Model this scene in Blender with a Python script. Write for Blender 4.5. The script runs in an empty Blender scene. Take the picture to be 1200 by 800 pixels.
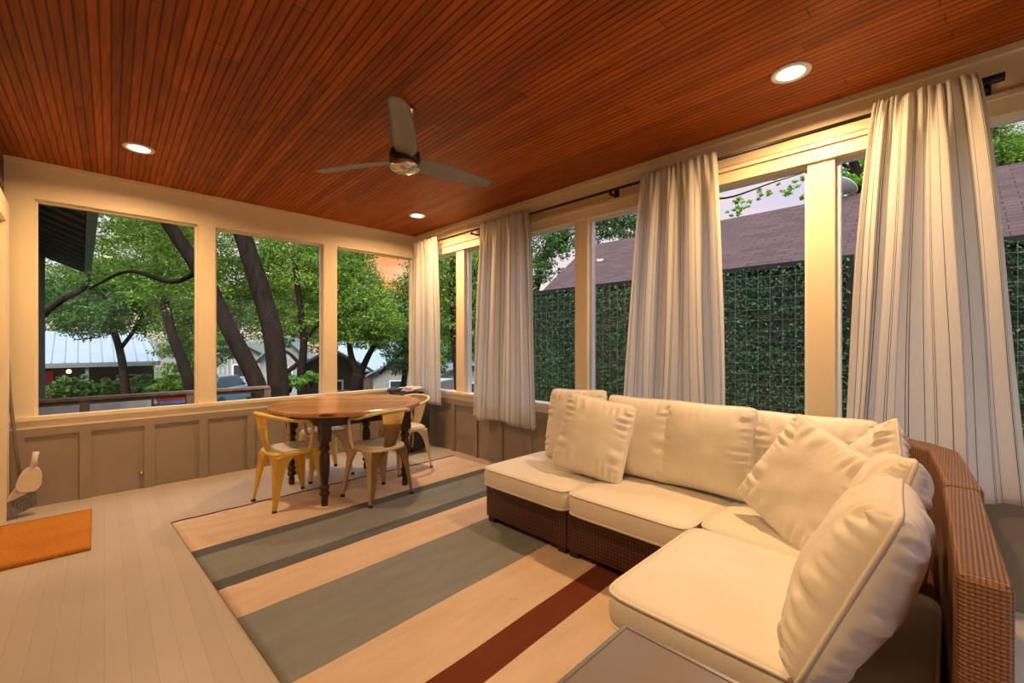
import bpy, bmesh, math, random
import numpy as np
from mathutils import Vector, Matrix, noise
PI = math.pi; R = math.radians
C = bpy.context.scene.collection

# ------------------------------------------------------------------ camera
H = 1.30; FPX = 510.0; YAW = R(45.36); HORIZON = 403.0
cam = bpy.data.cameras.new('camera'); cam.sensor_width = 36; cam.lens = 36*FPX/1200
cam.shift_y = (HORIZON-400)/1200; cam.clip_start = .02; cam.clip_end = 400
co = bpy.data.objects.new('camera', cam); C.objects.link(co)
co.location = (0, 0, H); co.rotation_euler = (PI/2, 0, YAW-PI/2)
bpy.context.scene.camera = co
vs = bpy.context.scene.view_settings
vs.view_transform = 'Standard'; vs.look = 'None'; vs.gamma = 1; vs.use_curve_mapping = False
vs.exposure = 0.18
SKY = 1.6; SUN = 5.0; CAN = 31.0
CAN_COL = (1.0, 0.61, 0.28)

# ------------------------------------------------------------------ world: dusk sky
w = bpy.data.worlds.new('dusk_sky'); bpy.context.scene.world = w; w.use_nodes = True
nt = w.node_tree; nt.nodes.clear(); N = nt.nodes.new; L = nt.links.new
def rampset(r, els):
    e = r.color_ramp.elements
    while len(e) > 1: e.remove(e[-1])
    e[0].position = els[0][0]; e[0].color = (*els[0][1], 1)
    for p, c in els[1:]:
        k = e.new(p); k.color = (*c, 1)
tc = N('ShaderNodeTexCoord'); sep = N('ShaderNodeSeparateXYZ'); L(tc.outputs['Generated'], sep.inputs[0])
base = N('ShaderNodeValToRGB')
rampset(base, [(0, (.20, .22, .2)), (.02, (.62, .50, .42)), (.14, (.55, .46, .50)), (.30, (.44, .40, .50)), (.5, (.50, .54, .74)), (.8, (1.5, 1.75, 2.3))])
L(sep.outputs['Z'], base.inputs[0])
# warm patch low in the sky towards the sunset, in streaked clouds
mp = N('ShaderNodeMapping'); mp.inputs['Scale'].default_value = (3, 3, 16); L(tc.outputs['Generated'], mp.inputs[0])
nz = N('ShaderNodeTexNoise'); nz.inputs['Scale'].default_value = 2.2; nz.inputs['Detail'].default_value = 5; L(mp.outputs[0], nz.inputs['Vector'])
sunset = N('ShaderNodeValToRGB')
rampset(sunset, [(.3, (.75, .42, .08)), (.42, (.78, .25, .03)), (.56, (.66, .22, .08)), (.72, (.42, .36, .44))])
ad = N('ShaderNodeMath'); ad.operation = 'MULTIPLY_ADD'; ad.inputs[1].default_value = 2.2
ofs = N('ShaderNodeMath'); ofs.operation = 'SUBTRACT'; ofs.inputs[1].default_value = .34; L(nz.outputs[0], ofs.inputs[0])
L(sep.outputs['Z'], ad.inputs[0]); L(ofs.outputs[0], ad.inputs[2]); L(ad.outputs[0], sunset.inputs[0])
dt = N('ShaderNodeVectorMath'); dt.operation = 'DOT_PRODUCT'
dt.inputs[1].default_value = Vector((.50, .845, .13)).normalized()
nrm = N('ShaderNodeVectorMath'); nrm.operation = 'NORMALIZE'; L(tc.outputs['Generated'], nrm.inputs[0]); L(nrm.outputs[0], dt.inputs[0])
mr = N('ShaderNodeMapRange'); mr.inputs[1].default_value = .955; mr.inputs[2].default_value = .992; L(dt.outputs['Value'], mr.inputs[0])
mx = N('ShaderNodeMixRGB'); L(mr.outputs[0], mx.inputs[0]); L(base.outputs[0], mx.inputs[1]); L(sunset.outputs[0], mx.inputs[2])
mp2 = N('ShaderNodeMapping'); mp2.inputs['Scale'].default_value = (1.5, 1.5, 9); L(tc.outputs['Generated'], mp2.inputs[0])
nz2 = N('ShaderNodeTexNoise'); nz2.inputs['Scale'].default_value = 2.4; nz2.inputs['Detail'].default_value = 6; L(mp2.outputs[0], nz2.inputs['Vector'])
cl = N('ShaderNodeValToRGB'); rampset(cl, [(.45, (0, 0, 0)), (.7, (.6, .6, .6))]); L(nz2.outputs[0], cl.inputs[0])
mx2 = N('ShaderNodeMixRGB'); L(cl.outputs[0], mx2.inputs[0]); L(mx.outputs[0], mx2.inputs[1]); mx2.inputs[2].default_value = (.66, .50, .46, 1)
bg = N('ShaderNodeBackground'); bg.inputs[1].default_value = SKY; L(mx2.outputs[0], bg.inputs[0])
wo = N('ShaderNodeOutputWorld'); L(bg.outputs[0], wo.inputs[0])
sd = bpy.data.lights.new('outdoor_fill', 'SUN'); sd.energy = SUN; sd.angle = R(35); sd.color = (1.0, .93, .85)
so = bpy.data.objects.new('outdoor_fill', sd); C.objects.link(so); so.rotation_euler = (R(38), 0, R(-40))   # fill added to brighten the outdoors at dusk; high, from behind the house

# ------------------------------------------------------------------ materials
def mat(name, col=(.8, .8, .8), rough=.6, metal=0.0, spec=.5):
    m = bpy.data.materials.new(name); m.use_nodes = True
    b = m.node_tree.nodes['Principled BSDF']
    b.inputs['Base Color'].default_value = (*col, 1); b.inputs['Roughness'].default_value = rough
    b.inputs['Metallic'].default_value = metal; b.inputs['Specular IOR Level'].default_value = spec
    return m
class G:
    """short node helper on a material"""
    def __init__(s, m): s.m = m; s.t = m.node_tree; s.b = s.t.nodes['Principled BSDF']; s.out = s.t.nodes['Material Output']
    def n(s, k, **kw):
        q = s.t.nodes.new(k)
        for a, v in kw.items(): setattr(q, a, v)
        return q
    def l(s, a, b): s.t.links.new(a, b)
    def coord(s, scale=(1, 1, 1), rot=(0, 0, 0), out='Object'):
        tc = s.n('ShaderNodeTexCoord'); mp = s.n('ShaderNodeMapping')
        mp.inputs['Scale'].default_value = scale; mp.inputs['Rotation'].default_value = rot
        s.l(tc.outputs[out], mp.inputs[0]); return mp.outputs[0]
    def noise(s, vec, scale=5, detail=4, rough=.5):
        q = s.n('ShaderNodeTexNoise'); q.inputs['Scale'].default_value = scale; q.inputs['Detail'].default_value = detail
        q.inputs['Roughness'].default_value = rough; s.l(vec, q.inputs['Vector']); return q.outputs['Fac']
    def ramp(s, fac, els, interp='LINEAR'):
        q = s.n('ShaderNodeValToRGB'); rampset(q, els); q.color_ramp.interpolation = interp; s.l(fac, q.inputs[0]); return q.outputs[0]
    def mix(s, fac, a, b, mode='MIX'):
        q = s.n('ShaderNodeMixRGB'); q.blend_type = mode
        for i, v in enumerate((fac, a, b)):
            if isinstance(v, (int, float)): q.inputs[i].default_value = v
            elif isinstance(v, tuple): q.inputs[i].default_value = (*v, 1)
            else: s.l(v, q.inputs[i])
        return q.outputs[0]
    def math(s, op, a, b=0.0, c=0.0):
        q = s.n('ShaderNodeMath', operation=op)
        for i, v in enumerate((a, b, c)):
            if isinstance(v, (int, float)): q.inputs[i].default_value = v
            else: s.l(v, q.inputs[i])
        return q.outputs[0]
    def col(s, c): s.l(c, s.b.inputs['Base Color'])
    def bump(s, h, strength=.3, dist=.01):
        q = s.n('ShaderNodeBump'); q.inputs['Strength'].default_value = strength; q.inputs['Distance'].default_value = dist
        s.l(h, q.inputs['Height']); s.l(q.outputs[0], s.b.inputs['Normal'])
M = {}
def noisy(name, col, var=.12, scale=6, rough=.6, metal=0, bump=0, spec=.5, stretch=(1, 1, 1)):
    m = mat(name, col, rough, metal, spec); g = G(m); v = g.coord(stretch)
    f = g.noise(v, scale)
    lo = tuple(max(0, c*(1-var)) for c in col); hi = tuple(min(1, c*(1+var)) for c in col)
    g.col(g.ramp(f, [(.3, lo), (.7, hi)]))
    if bump: g.bump(f, bump, .01)
    M[name] = m; return m

noisy('cream_paint', (.80, .69, .49), .04, 3, .45)
noisy('taupe_paint', (.30, .245, .19), .07, 3, .5)
noisy('white_vinyl', (.78, .78, .78), .03, 5, .35)
noisy('dark_brown', (.035, .014, .008), .3, 14, .35)
noisy('chair_cream', (.80, .66, .40), .10, 9, .32)
noisy('chair_yellow', (.86, .60, .13), .10, 9, .32)
noisy('seat_white', (.74, .72, .68), .06, 18, .45)
noisy('nickel', (.34, .32, .29), .05, 30, .38, .75)
noisy('polished_nickel', (.75, .70, .62), .03, 30, .15, 1)
noisy('blade_grey', (.27, .255, .23), .08, 8, .42, .25)
noisy('black_metal', (.03, .024, .022), .1, 12, .4, .5)
noisy('broom_brown', (.16, .12, .10), .15, 12, .5)
noisy('dustpan_white', (.68, .60, .48), .08, 14, .5)
noisy('bristle_grey', (.17, .16, .15), .5, 60, .9, stretch=(3, 3, .3))
noisy('bark', (.020, .0125, .009), .5, 7, .9, bump=.9, spec=.12, stretch=(2, 2, .4))
noisy('dark_wood', (.10, .058, .04), .25, 6, .7)
noisy('fence_wood', (.19, .115, .075), .3, 8, .8)
noisy('grey_siding', (.30, .30, .28), .12, 5, .7)
noisy('dark_wall', (.05, .032, .028), .2, 4, .7)
noisy('soffit', (.045, .042, .042), .15, 5, .7)
noisy('fascia_grey', (.20, .20, .21), .08, 5, .5)
noisy('red_paint', (.42, .03, .03), .1, 5, .45)
noisy('blue_paint', (.10, .20, .38), .1, 5, .4)
noisy('car_blue', (.16, .27, .36), .05, 5, .25, .3)
noisy('car_glass', (.03, .04, .05), .1, 5, .08)
noisy('tyre', (.02, .02, .02), .1, 5, .8)
noisy('black_fabric', (.02, .02, .024), .3, 20, .8, bump=.3)
noisy('navy_fabric', (.05, .06, .10), .4, 20, .8, bump=.3)
noisy('pale_fabric', (.55, .56, .60), .15, 20, .8, bump=.3)
noisy('tan_leather', (.35, .17, .08), .15, 20, .6)
noisy('brass', (.70, .45, .14), .1, 20, .3, 1)
noisy('limestone', (.50, .48, .43), .25, 5, .9, bump=.4)
noisy('pale_metal_roof', (.22, .265, .29), .06, 2, .35, .2)
noisy('pale_plastic', (.62, .66, .66), .05, 3, .4)
noisy('ring_dark', (.10, .09, .08), .1, 10, .4)

def beadboard():
    m = mat('stained_beadboard', rough=.5, spec=.22); g = G(m)
    v = g.coord((1, 1, 1), (0, 0, R(2.0)))
    sp = g.n('ShaderNodeSeparateXYZ'); g.l(v, sp.inputs[0])
    u = g.math('MULTIPLY', sp.outputs['X'], 1/.041)
    fr = g.math('FRACT', u); cell = g.math('FLOOR', u)
    # every board runs for a couple of metres, then butts against the next
    wn = g.n('ShaderNodeTexWhiteNoise', noise_dimensions='1D'); g.l(g.math('FLOOR', g.math('MULTIPLY', u, .5)), wn.inputs['W'])
    yy = g.math('ADD', g.math('MULTIPLY', sp.outputs['Y'], 1/2.6), g.math('MULTIPLY', wn.outputs['Value'], 7.3))
    yc = g.math('FLOOR', yy); yf = g.math('FRACT', yy)
    wn2 = g.n('ShaderNodeTexWhiteNoise', noise_dimensions='2D'); cb = g.n('ShaderNodeCombineXYZ')
    g.l(g.math('FLOOR', g.math('MULTIPLY', u, .5)), cb.inputs[0]); g.l(yc, cb.inputs[1]); g.l(cb.outputs[0], wn2.inputs['Vector'])
    tone = g.ramp(wn2.outputs['Value'], [(0, (.34, .068, .003)), (.5, (.43, .090, .004)), (1, (.52, .116, .006))])
    gr = g.noise(g.coord((30, 1.6, 4), (0, 0, R(2.0))), 2.2, 5)
    c = g.mix(.75, tone, g.ramp(gr, [(.35, (.52, .5, .48)), (.7, (1.12, 1.1, 1.1))]), 'MULTIPLY')
    ed = g.math('MULTIPLY', g.math('ABSOLUTE', g.math('SUBTRACT', fr, .5)), 2)
    gm = g.ramp(ed, [(.68, (1, 1, 1)), (.92, (.34, .28, .25))])
    c = g.mix(1, c, gm, 'MULTIPLY')
    jt = g.ramp(yf, [(0, (.3, .25, .2)), (.0025, (1, 1, 1))]); c = g.mix(1, c, jt, 'MULTIPLY')
    g.col(c); g.bump(gm, .4, .004); M['beadboard'] = m
beadboard()
def floorboards():
    m = mat('painted_floorboards', rough=.38); g = G(m)
    v = g.coord((1, 1, 1), (0, 0, R(1.5)))
    sp = g.n('ShaderNodeSeparateXYZ'); g.l(v, sp.inputs[0])
    u = g.math('MULTIPLY', sp.outputs['X'], 1/.078); fr = g.math('FRACT', u)
    wn = g.n('ShaderNodeTexWhiteNoise', noise_dimensions='1D'); g.l(g.math('FLOOR', u), wn.inputs['W'])
    tone = g.ramp(wn.outputs['Value'], [(0, (.50, .435, .37)), (1, (.54, .47, .40))])
    sm = g.noise(g.coord((1, 1, 1)), 1.3, 5); tone = g.mix(.7, tone, g.ramp(sm, [(.3, (.84, .83, .82)), (.7, (1.06, 1.06, 1.06))]), 'MULTIPLY')
    ed = g.math('MULTIPLY', g.math('ABSOLUTE', g.math('SUBTRACT', fr, .5)), 2)
    gap = g.ramp(ed, [(.955, (1, 1, 1)), (.985, (.80, .77, .74))])
    g.col(g.mix(1, tone, gap, 'MULTIPLY')); g.bump(gap, .3, .002); M['floor'] = m
floorboards()
def tabletop():
    m = mat('plank_tabletop', rough=.22); g = G(m)
    v = g.coord((1, 1, 1), (0, 0, R(38)))
    sp = g.n('ShaderNodeSeparateXYZ'); g.l(v, sp.inputs[0])
    u = g.math('MULTIPLY', sp.outputs['Y'], 1/.13); fr = g.math('FRACT', u)
    wn = g.n('ShaderNodeTexWhiteNoise', noise_dimensions='1D'); g.l(g.math('FLOOR', u), wn.inputs['W'])
    tone = g.ramp(wn.outputs['Value'], [(0, (.46, .21, .085)), (1, (.62, .33, .15))])
    gr = g.noise(g.coord((2.5, 34, 10), (0, 0, R(38))), 2, 5)
    c = g.mix(.7, tone, g.ramp(gr, [(.3, (.6, .55, .5)), (.7, (1.15, 1.15, 1.15))]), 'MULTIPLY')
    kn = g.noise(g.coord((4, 9, 4), (0, 0, R(38))), 2.3, 2); c = g.mix(1, c, g.ramp(kn, [(.70, (1, 1, 1)), (.78, (.35, .25, .2))]), 'MULTIPLY')
    ed = g.math('MULTIPLY', g.math('ABSOLUTE', g.math('SUBTRACT', fr, .5)), 2)
    c = g.mix(1, c, g.ramp(ed, [(.95, (1, 1, 1)), (.985, (.3, .22, .18))]), 'MULTIPLY')
    g.col(c); M['tabletop'] = m
tabletop()
def rugmat():
    m = mat('striped_rug', rough=.95, spec=.1); g = G(m)
    v = g.coord(); sp = g.n('ShaderNodeSeparateXYZ'); g.l(v, sp.inputs[0])
    wob = g.math('MULTIPLY', g.math('SUBTRACT', g.noise(g.coord(), 1.2, 2), .5), .02)
    y = g.math('MULTIPLY', g.math('ADD', g.math('MULTIPLY', sp.outputs['Y'], -1), wob), 1/3.8)
    cr = (.70, .54, .41); gy = (.25, .265, .265); dk = (.12, .135, .145); rd = (.17, .045, .022); ed = (.06, .06, .06)
    b = [(0, ed), (.022, cr), (.645, dk), (.76, gy), (1.155, dk), (1.275, cr), (1.61, gy), (2.21, cr), (2.575, rd), (2.735, cr), (3.1, gy), (3.6, cr)]
    c = g.ramp(y, [(p/3.8, k) for p, k in b], 'CONSTANT')
    wear = g.noise(g.coord((1, 4, 1)), 2.6, 6, .6)
    c = g.mix(.85, c, g.ramp(wear, [(.3, (.86, .84, .82)), (.7, (1.06, 1.06, 1.06))]), 'MULTIPLY')
    st = g.noise(g.coord(), 4.3, 3, .55); c = g.mix(1, c, g.ramp(st, [(.69, (1, 1, 1)), (.78, (.55, .5, .45))]), 'MULTIPLY')
    weave = g.noise(g.coord((160, 900, 1)), 1, 1); c = g.mix(.5, c, g.ramp(weave, [(.35, (.75, .75, .75)), (.65, (1.12, 1.12, 1.12))]), 'MULTIPLY')
    g.col(c); g.bump(weave, .35, .003); M['rug'] = m
rugmat()
def coir():
    m = mat('coir_mat', rough=.98, spec=.05); g = G(m)
    f = g.noise(g.coord(), 160, 3); s_ = g.noise(g.coord(), 3, 3)
    c = g.ramp(f, [(.3, (.36, .13, .022)), (.7, (.66, .27, .05))]); c = g.mix(.6, c, g.ramp(s_, [(.4, (.78, .72, .7)), (.6, (1, 1, 1))]), 'MULTIPLY')
    g.col(c); g.bump(f, .9, .006); M['coir'] = m
coir()
def fabric():
    m = mat('ivory_canvas', rough=.9, spec=.15); g = G(m)
    f = g.noise(g.coord((1, 1, 1)), 420, 2); s_ = g.noise(g.coord(), 5, 4)
    c = g.mix(.5, g.ramp(s_, [(.3, (.77, .72, .64)), (.7, (.82, .78, .70))]), g.ramp(f, [(.3, (.9, .9, .9)), (.7, (1.05, 1.05, 1.05))]), 'MULTIPLY')
    g.col(c); g.bump(g.noise(g.coord(), 14, 3), .25, .01); g.b.inputs['Sheen Weight'].default_value = .15; M['canvas'] = m
fabric()
def wicker(name, rot, c0, c1):
    m = mat(name, rough=.42); g = G(m)
    def wave(axis, sc):
        q = g.n('ShaderNodeTexWave', wave_type='BANDS', bands_direction=axis); q.inputs['Scale'].default_value = sc
        g.l(g.coord(), q.inputs['Vector']); return q.outputs['Fac']
    tc = g.n('ShaderNodeTexCoord'); ck = g.n('ShaderNodeTexChecker')
    mp = g.n('ShaderNodeMapping'); mp.inputs['Scale'].default_value = (1, 1, 1); mp.inputs['Location'].default_value = (.0017, .0013, .0011)
    g.l(tc.outputs['Object'], mp.inputs[0]); g.l(mp.outputs[0], ck.inputs['Vector']); ck.inputs['Scale'].default_value = 150
    ck.inputs[1].default_value = (1, 1, 1, 1); ck.inputs[2].default_value = (.45, .45, .45, 1)
    ws = [wave(a, rot) for a in 'XYZ']
    h = g.math('MULTIPLY', g.math('ADD', ws[0], g.math('ADD', ws[1], ws[2])), .33)
    hh = g.mix(.55, h, ck.outputs['Color'], 'MULTIPLY')
    g.col(g.ramp(hh, [(.05, tuple(x*.25 for x in c0)), (.3, c0), (.7, c1)])); g.bump(hh, .9, .006)
    M[name] = m
wicker('wicker', 15, (.085, .026, .011), (.17, .058, .024))
wicker('wicker_light', 36, (.21, .095, .04), (.37, .185, .09))
def curtainmat():
    m = mat('striped_linen', rough=.9, spec=.1); g = G(m)
    uv = g.n('ShaderNodeUVMap'); sp = g.n('ShaderNodeSeparateXYZ'); g.l(uv.outputs[0], sp.inputs[0])
    u = sp.outputs['X']
    f1 = g.math('FRACT', g.math('MULTIPLY', u, 1/.15))
    line = g.ramp(f1, [(0, (0, 0, 0)), (.20, (1, 1, 1)), (.225, (0, 0, 0)), (.29, (1, 1, 1)), (.315, (0, 0, 0)), (.72, (.9, .9, .9)), (.745, (0, 0, 0))], 'CONSTANT')
    sl = g.noise(g.coord((60, 60, 4)), 4, 3)
    c = g.mix(line, g.ramp(sl, [(.3, (.84, .82, .78)), (.7, (.90, .88, .84))]), (.05, .055, .09))
    g.col(c); g.bump(sl, .15, .003)
    tr = g.n('ShaderNodeBsdfTranslucent'); g.l(c, tr.inputs[0]); ms = g.n('ShaderNodeMixShader'); ms.inputs[0].default_value = .55
    g.l(g.b.outputs[0], ms.inputs[1]); g.l(tr.outputs[0], ms.inputs[2]); g.l(ms.outputs[0], g.out.inputs[0]); M['curtain'] = m
curtainmat()
def leafmat(name, a, b, c2, trans=.35):
    m = mat(name, rough=.55, spec=.3); g = G(m)
    at = g.n('ShaderNodeAttribute', attribute_name='tint'); big = g.noise(g.coord(), .9, 3)
    c = g.ramp(at.outputs['Fac'], [(0, a), (.5, b), (1, c2)]); c = g.mix(.8, c, g.ramp(big, [(.3, (.6, .65, .6)), (.7, (1.2, 1.2, 1.0))]), 'MULTIPLY')
    g.col(c); tr = g.n('ShaderNodeBsdfTranslucent'); g.l(c, tr.inputs[0]); ms = g.n('ShaderNodeMixShader'); ms.inputs[0].default_value = trans
    g.l(g.b.outputs[0], ms.inputs[1]); g.l(tr.outputs[0], ms.inputs[2]); g.l(ms.outputs[0], g.out.inputs[0]); M[name] = m
leafmat('leaf_mid', (.08, .16, .02), (.18, .31, .04), (.38, .54, .09))
leafmat('leaf_deep', (.035, .09, .022), (.08, .175, .035), (.17, .30, .06))
leafmat('leaf_bright', (.10, .26, .04), (.22, .46, .07), (.42, .66, .14))
leafmat('leaf_ivy', (.010, .045, .016), (.022, .085, .028), (.12, .22, .07), .1)
def shingles():
    m = mat('shingles', rough=.9, spec=.1); g = G(m)
    br = g.n('ShaderNodeTexBrick'); g.l(g.coord(out='UV'), br.inputs['Vector'])
    br.inputs['Scale'].default_value = 1; br.inputs['Brick Width'].default_value = .27; br.inputs['Row Height'].default_value = .105
    br.inputs['Mortar Size'].default_value = .006; br.inputs['Mortar'].default_value = (.035, .022, .022, 1)
    br.inputs['Color1'].default_value = (.10, .060, .055, 1); br.inputs['Color2'].default_value = (.07, .043, .040, 1)
    f = g.noise(g.coord(), 40, 4); c = g.mix(.5, br.outputs['Color'], g.ramp(f, [(.3, (.75, .75, .75)), (.7, (1.25, 1.25, 1.25))]), 'MULTIPLY')
    g.col(c); g.bump(br.outputs['Fac'], -.5, .02); M['shingles'] = m
shingles()
def brick():
    m = mat('brown_brick', rough=.85); g = G(m)
    br = g.n('ShaderNodeTexBrick'); g.l(g.coord((1, 1, 1), (PI/2, 0, PI/2)), br.inputs['Vector'])
    br.inputs['Scale'].default_value = 1; br.inputs['Brick Width'].default_value = .21; br.inputs['Row Height'].default_value = .07
    br.inputs['Mortar Size'].default_value = .008; br.inputs['Mortar'].default_value = (.30, .26, .2, 1)
    br.inputs['Color1'].default_value = (.16, .07, .04, 1); br.inputs['Color2'].default_value = (.10, .05, .03, 1)
    g.col(br.outputs['Color']); g.bump(br.outputs['Fac'], -.6, .01); M['brick'] = m
brick()
def ground():
    m = mat('grass_and_earth', rough=.95, spec=.1); g = G(m)
    f = g.noise(g.coord(), .5, 6); f2 = g.noise(g.coord(), 22, 3)
    c = g.mix(.6, g.ramp(f, [(.35, (.035, .07, .02)), (.55, (.07, .10, .03)), (.7, (.17, .14, .10))]), g.ramp(f2, [(.3, (.6, .6, .6)), (.7, (1.3, 1.3, 1.3))]), 'MULTIPLY')
    g.col(c); M['ground'] = m
ground()
def glasspane():
    m = bpy.data.materials.new('window_glass'); m.use_nodes = True; t = m.node_tree; t.nodes.clear()
    a = t.nodes.new('ShaderNodeBsdfTransparent'); b = t.nodes.new('ShaderNodeBsdfGlossy'); b.inputs['Roughness'].default_value = .02
    x = t.nodes.new('ShaderNodeMixShader'); x.inputs[0].default_value = .010; o = t.nodes.new('ShaderNodeOutputMaterial')
    a.inputs[0].default_value = (.97, .98, .98, 1)
    t.links.new(a.outputs[0], x.inputs[1]); t.links.new(b.outputs[0], x.inputs[2]); t.links.new(x.outputs[0], o.inputs[0]); M['glass'] = m
glasspane()
def emit(name, col, s):
    m = mat(name, col); b = m.node_tree.nodes['Principled BSDF']; b.inputs['Emission Color'].default_value = (*col, 1); b.inputs['Emission Strength'].default_value = s; M[name] = m
emit('lamp_lens', (1, .86, .62), 9); emit('porch_bulb', (1, .62, .22), 6)
mm = mat('smoked_glass_top', (.22, .185, .165), .3, .0, .6); M['smoked'] = mm

# ------------------------------------------------------------------ geometry helpers
def link(name, me, m=None, parent=None, smooth=False):
    o = bpy.data.objects.new(name, me); C.objects.link(o)
    if m is not None: me.materials.append(M[m] if isinstance(m, str) else m)
    if smooth:
        for p in me.polygons: p.use_smooth = True
    if parent is not None: o.parent = parent
    return o
def obj(name, bm, m, parent=None, smooth=False, bevel=0, seg=2, angle=None):
    if bevel:
        es = [e for e in bm.edges if len(e.link_faces) == 2 and e.calc_face_angle(0) > .6]
        bmesh.ops.bevel(bm, geom=es, offset=bevel, segments=seg, profile=.5, affect='EDGES')
    me = bpy.data.meshes.new(name); bm.normal_update(); bm.to_mesh(me); bm.free()
    return link(name, me, m, parent, smooth)
def box(bm, a, b):
    x0, y0, z0 = a; x1, y1, z1 = b
    v = [bm.verts.new(p) for p in ((x0, y0, z0), (x1, y0, z0), (x1, y1, z0), (x0, y1, z0), (x0, y0, z1), (x1, y0, z1), (x1, y1, z1), (x0, y1, z1))]
    for f in ((0, 3, 2, 1), (4, 5, 6, 7), (0, 1, 5, 4), (1, 2, 6, 5), (2, 3, 7, 6), (3, 0, 4, 7)): bm.faces.new([v[i] for i in f])
def prism(bm, pts, d):
    """extrude a closed 3D polygon by vector d"""
    a = [bm.verts.new(p) for p in pts]; b = [bm.verts.new(Vector(p)+Vector(d)) for p in pts]
    n = len(a); bm.faces.new(a[::-1]); bm.faces.new(b)
    for i in range(n): bm.faces.new((a[i], a[(i+1) % n], b[(i+1) % n], b[i]))
    bmesh.ops.recalc_face_normals(bm, faces=bm.faces)
def lathe(bm, prof, c=(0, 0, 0), seg=24, cap=True):
    rings = []
    for r, z in prof:
        rings.append([bm.verts.new((c[0]+r*math.cos(2*PI*i/seg), c[1]+r*math.sin(2*PI*i/seg), c[2]+z)) for i in range(seg)])
    for a, b in zip(rings, rings[1:]):
        for i in range(seg): bm.faces.new((a[i], a[(i+1) % seg], b[(i+1) % seg], b[i]))
    if cap: bm.faces.new(rings[0][::-1]); bm.faces.new(rings[-1])
    bmesh.ops.recalc_face_normals(bm, faces=bm.faces)
def tube(bm, pts, rad, seg=8, closed=False):
    pts = [Vector(p) for p in pts]; n = len(pts); rs = rad if isinstance(rad, (list, tuple)) else [rad]*n
    rings = []; prev = None
    for i, p in enumerate(pts):
        if closed: t = (pts[(i+1) % n]-pts[i-1]).normalized()
        else: t = (pts[min(i+1, n-1)]-pts[max(i-1, 0)]).normalized()
        if prev is None:
            a = Vector((0, 0, 1)) if abs(t.z) < .9 else Vector((1, 0, 0)); u = t.cross(a).normalized()
        else: u = (prev-t*prev.dot(t)).normalized()
        prev = u; v = t.cross(u)
        rings.append([bm.verts.new(p+(u*math.cos(2*PI*k/seg)+v*math.sin(2*PI*k/seg))*rs[i]) for k in range(seg)])
    rr = list(zip(rings, rings[1:])) + ([(rings[-1], rings[0])] if closed else [])
    for a, b in rr:
        for k in range(seg): bm.faces.new((a[k], a[(k+1) % seg], b[(k+1) % seg], b[k]))
    if not closed: bm.faces.new(rings[0][::-1]); bm.faces.new(rings[-1])
def smoothpath(pts, n=6):
    """catmull-rom"""
    P = [Vector(p) for p in pts]; P = [2*P[0]-P[1]]+P+[2*P[-1]-P[-2]]; out = []
    for i in range(1, len(P)-2):
        for k in range(n):
            t = k/n; a, b, c, d = P[i-1:i+3]
            out.append(.5*((2*b)+(c-a)*t+(2*a-5*b+4*c-d)*t*t+(3*b-a-3*c+d)*t*t*t))
    out.append(P[-2]); return out
def BM(): return bmesh.new()
def boxobj(name, a, b, m, parent=None, bevel=0, smooth=False):
    bm = BM(); box(bm, a, b); return obj(name, bm, m, parent, bevel=bevel, smooth=smooth)
def thing(name, label, cat, loc=(0, 0, 0), rz=0, group=None):
    o = bpy.data.objects.new(name, None); C.objects.link(o); o.location = loc; o.rotation_euler = (0, 0, rz); o.empty_display_size = .1
    o['label'] = label; o['category'] = cat
    if group: o['group'] = group
    return o
def tag(o, label, cat, group=None, kind=None):
    o['label'] = label; o['category'] = cat
    if group: o['group'] = group
    if kind: o['kind'] = kind
    return o
def S(o): o['kind'] = 'structure'; return o
def dup(root, loc, rz, label, group=None):
    r = root.copy(); C.objects.link(r); r.location = loc; r.rotation_euler = (0, 0, rz); r['label'] = label
    if group: r['group'] = group
    for ch in list(root.children):
        c = ch.copy(); C.objects.link(c); c.parent = r
        for g_ in list(ch.children):
            d = g_.copy(); C.objects.link(d); d.parent = c
    return r
def at(px, py, d):
    """a point outdoors seen at that place of the photograph, d metres deep"""
    l = (px-600)/FPX*d; c, s = math.cos(YAW), math.sin(YAW)
    return Vector((d*c+l*s, d*s-l*c, H+(HORIZON-py)/FPX*d))

# ------------------------------------------------------------------ room shell
XL, XR, YB, YF, ZC = -.43, 3.23, 5.14, -2.25, 2.755
WX0, WX1 = -.43, 3.36
S(boxobj('floor', (XL-.12, YF-.12, -.12), (XR+.14, YB+.14, 0), 'floor'))
S(boxobj('ceiling', (XL-.12, YF-.12, ZC), (XR+.14, YB+.14, ZC+.1), 'beadboard'))
T = .12
# back wall: wainscot, header, end posts; windows between
bb = BM(); box(bb, (XL, YB, 0), (XR+T, YB+T, .655))
S(obj('wall_back', bb, 'taupe_paint'))
hb = BM(); box(hb, (XL, YB, 2.46), (XR+T, YB+T, ZC)); box(hb, (XL, YB, .655), (-.272, YB+T, 2.46)); box(hb, (3.2, YB, .655), (XR+T, YB+T, 2.46))
S(obj('trim_1', hb, 'cream_paint', bevel=.004))
for k, (a, b) in enumerate(((.80, .94), (2.0, 2.155))):
    S(boxobj('trim_%d' % (2+k), (a, YB, .70), (b, YB+T, 2.46), 'cream_paint', bevel=.004))
st = BM(); box(st, (XL, YB-.035, .692), (XR, YB+.05, .722)); box(st, (XL, YB-.014, .628), (XR, YB, .692)); box(st, (-.272, YB, .655), (3.2, YB+T, .70))
S(obj('trim_4', st, 'cream_paint', bevel=.004))
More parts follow.
